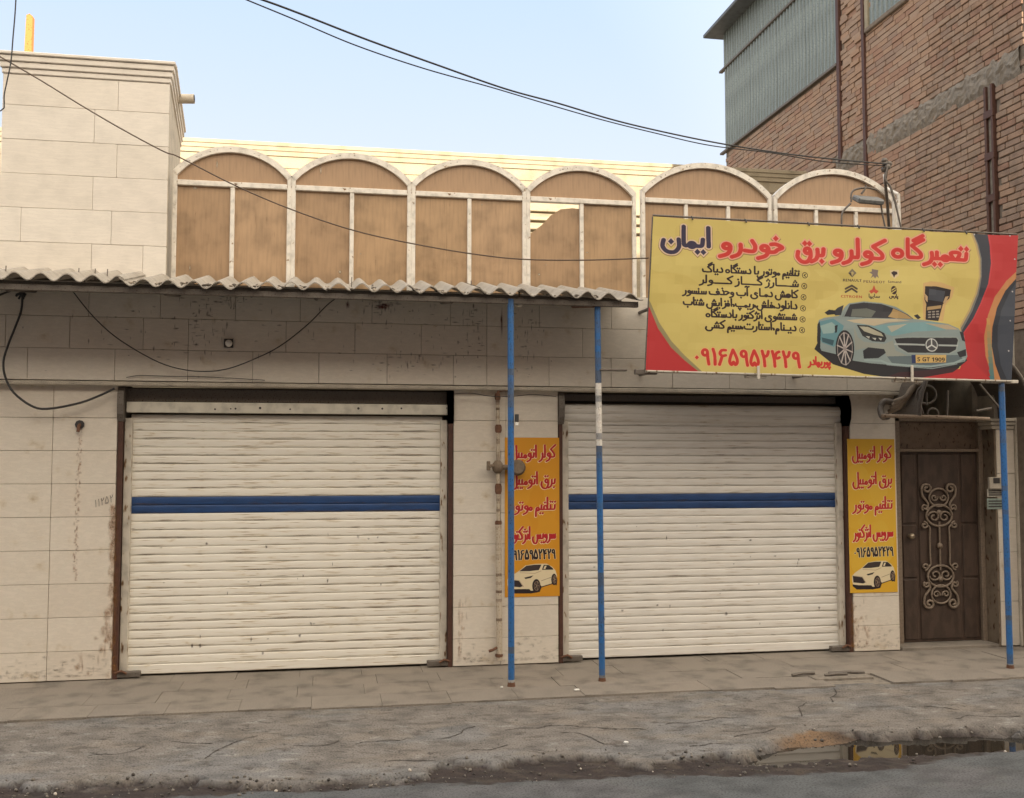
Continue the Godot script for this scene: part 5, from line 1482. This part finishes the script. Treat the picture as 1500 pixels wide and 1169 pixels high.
# ---------------------------------------------------------------- awning and posts
func awning() -> void:
	var T := thing("corrugated_awning", "grey corrugated cement sheet awning with chipped wavy edge over the left shutter", "awning", Vector3(0, 3.0, 0.4))
	var pitch := 0.1775; var amp := 0.0275
	var rise := 0.19
	var x := -3.30
	var phase := -2.232
	var k := 0
	while x < 2.45:
		var xe := minf(x + pitch * 5.25, 2.49)
		var m := MB.new()
		var n := int((xe - x) / 0.018)
		var lift := 0.011 * (k % 2) + rng.randf_range(-0.004, 0.004)
		var zf := 0.86 + rng.randf_range(-0.012, 0.012)
		var f := func(i: int, z: float, top: bool) -> Vector3:
			var xx := x + (xe - x) * i / n
			var yy := 3.057 + lift + amp * cos(TAU * (xx - phase) / pitch) + rise * (zf - z) / 0.86 + 0.006 * sin(xx * 2.1)
			return Vector3(xx, yy + (0.0045 if top else -0.0045), z)
		var cn := FastNoiseLite.new(); cn.seed = 90 + k; cn.frequency = 0.12; cn.fractal_octaves = 3
		var chip := func(i: int) -> float: return -0.05 * maxf(0.0, cn.get_noise_1d(i) - 0.18) - 0.006 * absf(cn.get_noise_1d(i * 5.0))
		for i in n:
			var nt: Vector3 = Vector3(0, 1, 0)
			for side in [true, false]:
				for s in 3:
					var z_a := zf - 0.92 * s / 3.0; var z_b := zf - 0.92 * (s + 1) / 3.0
					var c0: float = chip.call(i) if s == 0 else 0.0; var c1: float = chip.call(i + 1) if s == 0 else 0.0
					var q := [f.call(i, z_a + c0, side), f.call(i + 1, z_a + c1, side), f.call(i + 1, z_b, side), f.call(i, z_b, side)]
					var nn := []
					for e in [0, 1]:
						var xx: float = x + (xe - x) * (i + e) / n
						nn.append(Vector3(amp * TAU / pitch * sin(TAU * (xx - phase) / pitch), 1, rise / 0.86).normalized() * (1.0 if side else -1.0))
					m.squad(q, [nn[0], nn[1], nn[1], nn[0]])
			m.quad(f.call(i, zf + chip.call(i), false), f.call(i + 1, zf + chip.call(i + 1), false), f.call(i + 1, zf + chip.call(i + 1), true), f.call(i, zf + chip.call(i), true))
		part("sheet", m, M.asb, T)
		x = xe - pitch * 0.22
		k += 1
		if xe >= 2.48: break
	# crumbs and leaves lying in the troughs
	var cb := MB.new()
	for i in 150:
		var xx := rng.randf_range(-1.9, 0.9) if i < 110 else rng.randf_range(0.9, 2.4)
		var tr: float = phase + pitch * (floor((xx - phase) / pitch) + 0.5) + rng.randf_range(-0.03, 0.03)
		var zz := rng.randf_range(0.55, 0.85)
		var yy := 3.062 - amp + rise * (0.86 - zz) / 0.86
		var s := rng.randf_range(0.004, 0.013)
		cb.col = Color(0.10, 0.08, 0.06) if rng.randf() < 0.55 else Color(0.4, 0.34, 0.27)
		cb.ball(Vector3(tr, yy + s * 0.6 + 0.004, zz), Vector3(s * 1.6, s, s * 1.2), 6)
	part("debris", cb, M.plain, T).set_meta("kind", "stuff")
	for q in [8, 115, 139, 157, 515, 690]:   # fixing hooks standing up through the sheet
		var p := at(q, 404, 0.55)
		var m := MB.new(); m.tube([Vector3(p.x, 3.12, 0.55), Vector3(p.x + 0.002, 3.20, 0.55)], 0.004, 5); part("hook", m, M.steel, T)
	# beam and purlins
	for q in [[0.775, 3.005, 0.022], [0.30, 3.11, 0.02]]:
		var m := MB.new(); m.cbox(Vector3(-3.3, q[1] - q[2], q[0] - 0.02), Vector3(2.47, q[1] + q[2], q[0] + 0.02), 0.003); part("purlin", m, M.steel, T)
	for xx in [-2.3, -1.2, -0.1, 0.95, 2.1]:
		var m := MB.new(); m.tube([Vector3(xx, 2.985, 0.78), Vector3(xx, 3.09, 0.06)], 0.014, 6); part("bracket", m, M.rust if xx > 1 else M.steel, T)
	# posts
	var specs := [
		[749, 1005, 0.78, 3.02, "blue painted pipe post in front of the orange poster, carrying the awning", [[0.0, 0.05], [0.06, 1.0], [0.9, 1.0], [1.28, 0.75], [1.36, 0.25], [1.44, 0.8], [1.5, 1.0], [2.05, 0.9], [2.12, 0.55], [2.3, 0.5], [2.36, 0.7], [2.4, 0.1], [2.44, 0.85], [3.02, 0.9]]],
		[882, 998, 0.745, 3.02, "blue pipe post with a bare white patch standing before the right shutter", [[0.0, 0.15], [0.1, 0.9], [0.6, 0.8], [0.74, 0.1], [0.86, 0.75], [1.2, 0.95], [1.62, 0.8], [1.75, 0.4], [1.86, -0.25], [1.95, -0.45], [2.05, -0.7], [2.17, -0.75], [2.18, 0.05], [2.42, 0.1], [2.46, 0.8], [3.02, 0.9]]],
		[1480, 979, 0.88, 2.5, "blue pipe post holding the billboard beside the gate pier", [[0.0, 0.1], [0.12, 0.9], [1.0, 1.0], [1.9, 1.0], [1.94, 0.3], [2.02, 0.95], [2.5, 0.6]]]]
	for s in specs:
		var b: Vector3 = gr(s[0], s[1], 0.0)
		var tp := at(1467, 560, 0.86) if s[0] == 1480 else Vector3(b.x, s[3], b.z)
		if s[0] != 1480: tp = at(748 if s[0] == 749 else 875, 434, b.z); tp.y = s[3]
		var P := thing("support_post", s[4], "post", b, "blue pipe posts along the pavement")
		var m := MB.new(); var pts := []; var cols := []
		var n := 60
		for i in n + 1:
			var h: float = s[3] * i / n
			pts.append(b.lerp(tp, float(i) / n) if s[0] == 1480 else Vector3(lerpf(b.x, tp.x, float(i) / n), h, b.z))
			var v := 1.0
			for k2 in s[5].size() - 1:
				if h >= s[5][k2][0] and h <= s[5][k2 + 1][0] + 0.001: v = lerpf(s[5][k2][1], s[5][k2 + 1][1], (h - s[5][k2][0]) / maxf(0.001, s[5][k2 + 1][0] - s[5][k2][0]))
			v += rng.randf_range(-0.4, 0.12) - (0.6 if rng.randf() < 0.06 else 0.0)
			var bl := Color(0.028, 0.14, 0.38)
			cols.append(bl.lerp(Color(0.09, 0.10, 0.11), clampf(0.85 - v, 0, 1)) if v > 0 else Color(0.09, 0.11, 0.14).lerp(Color(0.75, 0.72, 0.66), clampf(-v * 1.2, 0, 1)))
		m.tube(pts, 0.0255, 12, cols)
		part("pipe", m, M.blue, P)
		var f := MB.new(); f.tube([b + Vector3(0, -0.01, 0), b + Vector3(0, 0.03, 0)], [0.034, 0.027], 10); part("foot_weld", f, M.rust, P)

# ---------------------------------------------------------------- billboard and posters
func billboard() -> void:
	var T := thing("billboard", "yellow and red printed billboard with a silver-blue car and Persian lettering", "billboard", Vector3((sx0 + sx1) / 2, sy0, SZ))
	# printed sheet, slightly slack: corners as photographed on its plane
	var tl := at(957, 317, SZ); var tr := at(1491, 345, SZ); var br := at(1482, 557, SZ); var bl := at(946, 542, SZ)
	var nx := 48; var ny := 16
	var nn := FastNoiseLite.new(); nn.seed = 77; nn.frequency = 0.9
	var g := []
	for i in nx + 1:
		var row := []
		for j in ny + 1:
			var u := float(i) / nx; var v := float(j) / ny
			var p := tl.lerp(tr, u).lerp(bl.lerp(br, u), v)
			p.z = SZ + nn.get_noise_2d(u * 5, v * 3) * 0.012 * sin(PI * v) + 0.012 * sin(u * 40) * pow(1.0 - v, 6) * 0.5
			p.y -= 0.006 * absf(sin(u * PI * 7)) * pow(1.0 - v, 4)
			row.append(p)
		g.append(row)
	var m := MB.new()
	for i in nx:
		for j in ny:
			var q := [g[i][j + 1], g[i + 1][j + 1], g[i + 1][j], g[i][j]]
			var no: Vector3 = (q[1] - q[0]).cross(q[3] - q[0]).normalized()
			for w in [0, 2, 1, 0, 3, 2]:
				var p: Vector3 = q[w]
				m.v.append(p); m.n.append(no); m.c.append(Color.WHITE)
				m.uv.append(Vector2((p.x - sx0) / (sx1 - sx0), (sy1 - p.y) / (sy1 - sy0)))
	var pm := StandardMaterial3D.new()
	pm.albedo_texture = sign_picture(); pm.roughness = 0.55; pm.texture_repeat = false
	pm.albedo_color = Color(0.96, 0.96, 0.96)
	part("banner", m, pm, T)
	var bk := MB.new()
	bk.prism(PackedVector2Array([Vector2(bl.x + 0.01, bl.y + 0.01), Vector2(br.x - 0.01, br.y + 0.01), Vector2(tr.x - 0.01, tr.y - 0.02), Vector2(tl.x + 0.01, tl.y - 0.02)]), SZ - 0.05, SZ - 0.02)
	part("backing_board", bk, M.steel, T)
	for q in [[tl, tr, 0.008, "top_rod", 0.012], [bl, br, 0.014, "bottom_rail", -0.006], [tl, bl, 0.008, "side_rod", 0.0], [tr, br, 0.008, "side_rod", 0.0]]:
		var r := MB.new(); var d := Vector3(0, q[4], -0.012)
		r.tube([q[0] + d, q[0].lerp(q[1], 0.5) + d, q[1] + d], q[2], 6)
		part(q[3], r, M.steel if q[3] != "bottom_rail" else M.rail, T)
	for px in [1010, 1085, 1175, 1248, 1345, 1410]:     # ties along the top edge
		var u: float = (px - 957.0) / 534.0
		var p := tl.lerp(tr, u)
		var t := MB.new(); t.tube([p + Vector3(0, 0.02, -0.01), p + Vector3(0.004, -0.012, 0.012)], 0.006, 5); part("tie", t, M.cable, T)
	for q in [[1111, 536, 552], [1336, 535, 556]]:
		var a := at(q[0], q[1], SZ + 0.015); var b := at(q[0], q[2], SZ + 0.015)
		var t := MB.new(); t.cbox(Vector3(a.x - 0.012, b.y - 0.02, SZ + 0.008), Vector3(a.x + 0.012, a.y, SZ + 0.02), 0.003); part("clip", t, M.rail, T)
	for q in [[878, 541, 918, 541, 0.76, 0.012], [930, 541, 962, 547, 0.86, 0.010], [1092, 549, 1122, 552, 0.86, 0.012], [1308, 553, 1350, 557, 0.86, 0.02], [1440, 559, 1490, 557, 0.86, 0.012]]:
		var a := at(q[0], q[1], q[4]); var b := at(q[2], q[3], q[4])
		var t := MB.new(); t.cbox(Vector3(a.x, minf(a.y, b.y) - q[5], q[4] - 0.03), Vector3(b.x, maxf(a.y, b.y), q[4] + 0.02), 0.004); part("bracket", t, M.rail if q[0] > 1000 else M.steel, T)
	# struts carrying it back to the wall
	for x in [2.75, 4.2, 5.6]:
		for y in [2.5, 3.05]:
			var t := MB.new(); t.tube([Vector3(x, y, SZ - 0.05), Vector3(x - 0.04, y, 0.05)], 0.016, 6); part("strut", t, M.steel, T)

func posters() -> void:
	for q in [[[738, 641, 819, 641, 820, 872, 741, 876], C8(208, 143, 30), C8(216, 156, 44), C8(178, 28, 34), "orange poster of red Persian lines and white car behind a blue post"], [[1241, 643, 1311, 643, 1314, 868, 1245, 868], C8(214, 166, 44), C8(222, 188, 80), C8(188, 34, 34), "yellow poster of red Persian lines and white car beside the iron door"]]:
		var a: Array = q[0]
		var c := []
		for i in range(0, 8, 2): c.append(at(a[i], a[i + 1], 0.004))
		var xa: float = (c[0].x + c[3].x) / 2; var xb: float = (c[1].x + c[2].x) / 2
		var ya: float = (c[2].y + c[3].y) / 2; var yb: float = (c[0].y + c[1].y) / 2
		var pm := StandardMaterial3D.new()
		pm.albedo_texture = poster_picture(q[1], q[2], q[3]); pm.roughness = 0.5; pm.texture_repeat = false
		var T := thing("poster", q[4], "poster", Vector3((xa + xb) / 2, ya, 0.004), "lettered posters on the piers")
		var m := MB.new()
		var n := 10
		for i in n:
			var v0 := float(i) / n; var v1 := float(i + 1) / n
			var z0 := 0.0045 + 0.0015 * sin(v0 * 9.0); var z1 := 0.0045 + 0.0015 * sin(v1 * 9.0)
			m.quad_uv(Vector3(xa, lerpf(yb, ya, v1), z1), Vector3(xb, lerpf(yb, ya, v1), z1), Vector3(xb, lerpf(yb, ya, v0), z0), Vector3(xa, lerpf(yb, ya, v0), z0), Rect2(0, v0, 1, v1 - v0))
		part("print", m, pm, T)
		var b := MB.new(); b.box(Vector3(xa, ya, 0.0016), Vector3(xb, yb, 0.0028)); part("sheet", b, M.plaster, T)

# ---------------------------------------------------------------- small fittings
func fittings() -> void:
	# gas pipe between the shutters
	var z := 0.05
	var b := at(731, 966, z)
	var G := thing("gas_pipe", "peeling cream gas pipe with brown valves between the two shutters", "pipe", b)
	var pv := vmat(0.7, M.rustn, Vector3(6, 2.5, 6))
	var m := MB.new(); var pts := []; var cols := []
	for i in 50:
		var p := at(lerpf(731.5, 730, i / 49.0), lerpf(967, 766, i / 49.0), z); pts.append(p)
		cols.append(Color(0.52, 0.45, 0.35).lerp(Color(0.14, 0.085, 0.055), clampf(rng.randfn() * 0.5 - 0.2, 0, 0.9)))
	m.tube(pts, 0.026, 10, cols); part("lower_pipe", m, pv, G)
	m = MB.new(); pts = []; cols = []
	for i in 50:
		var p := at(lerpf(730, 729, i / 49.0), lerpf(768, 582, i / 49.0), z); pts.append(p)
		cols.append(Color(0.50, 0.43, 0.33).lerp(Color(0.12, 0.075, 0.05), clampf(rng.randfn() * 0.55 - 0.1, 0, 0.9)))
	m.tube(pts, 0.017, 10, cols); part("upper_pipe", m, pv, G)
	for q in [[730, 628, 0.03, 0.035], [729, 581, 0.026, 0.03], [730, 716, 0.03, 0.045], [730, 766, 0.03, 0.02], [731, 960, 0.034, 0.015]]:
		var p := at(q[0], q[1], z)
		var k := MB.new(); k.tube([p - Vector3(0, q[3], 0), p - Vector3(0, q[3] * 0.5, 0), p + Vector3(0, q[3] * 0.5, 0), p + Vector3(0, q[3], 0)], [q[2] * 0.75, q[2], q[2], q[2] * 0.75], 8); part("coupling", k, M.rust, G)
	var hb := MB.new(); hb.tube(spline([at(729, 580, z), at(731, 573, z), at(742, 571, z), at(753, 573, z)]), 0.014, 8); part("elbow", hb, M.rust, G)
	# valve: dusty body with a lever on the left and a round meter on the right
	var vc := at(729, 684, z)
	var V_ := node("valve", G, vc)
	var dust := mat(lin(0.22, 0.165, 0.115), 0.9, M.mottle, Vector3.ONE * 5)
	var vb := MB.new(); vb.ball(vc, Vector3(0.05, 0.06, 0.05), 12); part("body", vb, dust, V_)
	var vl := MB.new(); vl.tube([vc, vc + Vector3(-0.06, 0.01, 0.03), vc + Vector3(-0.085, 0.0, 0.04)], [0.018, 0.014, 0.02], 8); vl.cbox(vc + Vector3(-0.10, -0.03, 0.02), vc + Vector3(-0.07, 0.05, 0.05), 0.005); part("lever", vl, dust, V_)
	var rc := at(757, 685, 0.07)
	var vr := MB.new(); vr.tube([rc + Vector3(-0.0, 0.0, -0.06), rc + Vector3(0, 0, 0.0), rc + Vector3(0, 0, 0.05), rc + Vector3(0, 0, 0.062)], [0.055, 0.068, 0.068, 0.05], 16); part("regulator", vr, dust, V_)
	var vn := MB.new(); vn.tube([vc, rc + Vector3(0, 0, -0.01)], 0.022, 8); part("neck", vn, dust, V_)
	var tp := MB.new(); tp.tube(spline([at(729, 948, z), at(722, 952, z + 0.03), at(716, 954, z + 0.03)]), 0.012, 6); part("tap", tp, M.rust, G)
	# bulb on the fascia
	var lc := at(335, 503, 0.07)
	var L := thing("wall_bulb", "round white bulb in a dark square holder on the shaded fascia", "bulb", lc)
	var lh := MB.new(); lh.cbox(lc + Vector3(-0.036, -0.036, -0.012), lc + Vector3(0.036, 0.036, 0.02), 0.004); part("holder", lh, M.dark, L)
	var lb := MB.new(); lb.ball(lc + Vector3(0.004, -0.004, 0.045), Vector3(0.029, 0.029, 0.032), 14); part("globe", lb, mat(lin(0.86, 0.83, 0.76), 0.25), L)
	# cameras under the awning
	for q in [[546, 432, 0.28, "little black dome camera under the awning above the left shutter"], [762, 443, 0.74, "small pale box camera fixed beside the first blue post"]]:
		var c := at(q[0], q[1], q[2])
		var S := thing("security_camera", q[3], "camera", c)
		var sb := MB.new(); sb.cbox(c + Vector3(-0.024, -0.03, -0.05), c + Vector3(0.024, 0.034, 0.03), 0.006); part("housing", sb, M.rail if q[0] > 600 else M.steel, S)
		var sl := MB.new(); sl.tube([c + Vector3(0, 0, 0.028), c + Vector3(0, 0, 0.036)], 0.014, 10); part("lens", sl, M.dark, S)
		var sa := MB.new(); sa.tube([c + Vector3(0, 0.03, -0.02), c + Vector3(0, 0.09, -0.04)], 0.008, 6); part("arm", sa, M.steel, S)
	# switch on the first post
	var sw := at(757, 618, 0.80)
	var W := thing("pipe_fitting", "tiny black and white clamp on the side of the first blue post", "fitting", sw)
	var wa := MB.new(); wa.cbox(sw + Vector3(-0.014, 0.0, -0.015), sw + Vector3(0.014, 0.06, 0.015), 0.003); part("clamp", wa, M.cable, W)
	var wb := MB.new(); wb.cbox(sw + Vector3(-0.012, -0.03, -0.012), sw + Vector3(0.012, -0.002, 0.012), 0.003); part("cap", wb, M.white, W)
	# rain spout of the upper block
	var a := at(256, 146, -0.75); var e := at(285, 146, -0.75)
	var R := thing("rain_spout", "short plastered rain spout poking from the side of the upper block", "spout", a)
	var rt := MB.new(); rt.tube([Vector3(a.x - 0.15, a.y, -0.75), Vector3(e.x, e.y, -0.73)], 0.043, 14); part("pipe", rt, M.plaster, R)
	var ri := MB.new(); ri.tube([Vector3(e.x - 0.005, e.y, -0.73), Vector3(e.x + 0.002, e.y, -0.73)], 0.035, 14); part("mouth", ri, M.dark, R)
	# floodlight on its bent arms above the billboard
	var fc := at(1272, 293, 0.75)
	var F := thing("floodlight", "grey floodlight on bent arms above the billboard", "floodlight", fc)
	var fb := MB.new()
	fb.cbox(Vector3(-0.125, -0.022, -0.06), Vector3(0.125, 0.022, 0.06), 0.01)
	var fo := part("housing", fb, mat(lin(0.22, 0.22, 0.21), 0.5, M.mottle, Vector3.ONE * 3), F, fc); fo.rotation = Vector3(0.5, 0.05, -0.02)
	var fg := MB.new(); fg.cbox(Vector3(-0.105, -0.027, -0.045), Vector3(0.105, -0.0225, 0.045), 0.002)
	var fp := part("glass", fg, mat(lin(0.09, 0.09, 0.09), 0.15), F, fc); fp.rotation = Vector3(0.5, 0.05, -0.02)
	for q in [[[1247, 296], [1249, 280], [1268, 275], [1284, 278]], [[1233, 332], [1234, 312], [1246, 298]], [[1290, 296], [1293, 315], [1297, 334]], [[1303, 270], [1312, 300], [1320, 334]], [[1300, 245], [1297, 262], [1305, 275], [1313, 300]], [[1262, 284], [1268, 275], [1268, 271]]]:
		var ps := []
		for p in q: ps.append(at(p[0], p[1], 0.74))
		var t := MB.new(); t.tube(spline(ps), 0.009, 6); part("arm", t, M.steel, F)
	# insulator where the service wires end
	var ic := at(1301, 241, 0.72)
	var N := thing("wire_anchor", "bundled wire anchor at the right end of the window screen", "anchor", ic)
	for k in 5:
		var t := MB.new(); t.ball(ic + Vector3(rng.randf_range(-0.03, 0.03), rng.randf_range(-0.04, 0.04), rng.randf_range(-0.03, 0.03)), Vector3(0.03, 0.026, 0.026), 8); part("clamp", t, M.steel, N)
	var ip := MB.new(); ip.tube(spline([ic, at(1297, 262, 0.6), at(1300, 300, 0.45), at(1303, 345, 0.3)]), 0.014, 7); part("stay", ip, M.steel, N)

func cables() -> void:
	var wire := func(a: Array, z0: float, z1: float) -> Array:
		var o := []
		var x0: float = a[0]; var x1: float = a[-2]
		for i in range(0, a.size(), 2):
			o.append(at(a[i], a[i + 1], lerpf(z0, z1, (a[i] - x0) / (x1 - x0) if absf(x1 - x0) > 40 else float(i) / (a.size() - 2))))
		return o
	cable("overhead_cable", "thicker sagging overhead cable crossing the sky to the brick building", wire.call([330, -16, 385, 0, 450, 24, 540, 59, 640, 95, 740, 130, 820, 152, 900, 176, 980, 195, 1060, 211, 1150, 225, 1230, 234, 1300, 240], 3.2, 0.72), 0.0065, M.cable)
	cable("overhead_cable", "thinner overhead cable sagging just under the thicker one", wire.call([320, -18, 362, 0, 430, 28, 520, 66, 620, 100, 720, 128, 800, 152, 880, 175, 960, 195, 1040, 213, 1130, 224, 1210, 237, 1298, 243], 3.15, 0.70), 0.0045, M.cable)
	cable("facade_wire", "thin wire drooping from the block's cornice across the arched windows", wire.call([-20, 72, 0, 83, 60, 118, 120, 155, 180, 190, 240, 222, 262, 230, 345, 272, 430, 308, 520, 338, 610, 358, 700, 373, 770, 380, 860, 381, 950, 378], 0.10, 0.88), 0.0055, mat(lin(0.10, 0.065, 0.045), 0.7))
	cable("hanging_wire", "short black wire hanging past the left end of the cornice", wire.call([24, -15, 22, 20, 19, 55, 16, 90, 10, 120, 6, 140, 6, 158, 0, 163], 0.14, 0.14), 0.0055, M.cable)
	cable("looping_cord", "slack thin cord looping across the shaded fascia below the awning", wire.call([103, 422, 135, 462, 170, 494, 215, 522, 250, 537, 290, 544, 330, 541, 370, 527, 410, 507, 450, 476, 478, 448, 492, 437], 0.12, 0.12), 0.0045, M.cable)
	var thick := cable("drop_cable", "thick black cable bundle dropping from the awning beside the left shutter", wire.call([33, 432, 31, 455, 22, 480, 12, 505, 5, 530, 8, 553, 20, 575, 45, 594, 68, 599, 110, 592, 140, 582, 168, 569], 0.12, 0.06), 0.009, M.cable)
	thick.set_meta("category", "cable")
	cable("trim_wire", "thin wire tacked along the bottom of the fascia above the left shutter", wire.call([185, 553, 205, 550, 240, 551, 290, 552, 340, 554, 388, 557], 0.08, 0.08), 0.003, M.cable)
	cable("lintel_wire", "thin wire drooping along the underside of the lintel between the shutters", wire.call([665, 577, 690, 576, 715, 580, 745, 581, 780, 578, 815, 581], 0.08, 0.08), 0.003, M.cable)
	# knot of clamps where the bundle leaves the awning
	var c := at(33, 432, 0.12)
	var T := thing("cable_clamp", "dark tangle of cable clamps under the left end of the awning", "clamp", c)
	for k in 7:
		var m := MB.new(); var d := Vector3(rng.randf_range(-0.06, 0.05), rng.randf_range(-0.04, 0.03), rng.randf_range(-0.02, 0.03))
		m.tube([c + d, c + d * 0.2 + Vector3(0, 0.02, 0), c - d * 0.5], 0.008, 5); part("clip", m, M.cable, T)
	cable("clamp_tail", "short black tail of cable running off left under the awning", wire.call([-10, 436, 10, 428, 24, 424], 0.14, 0.12), 0.008, M.cable)
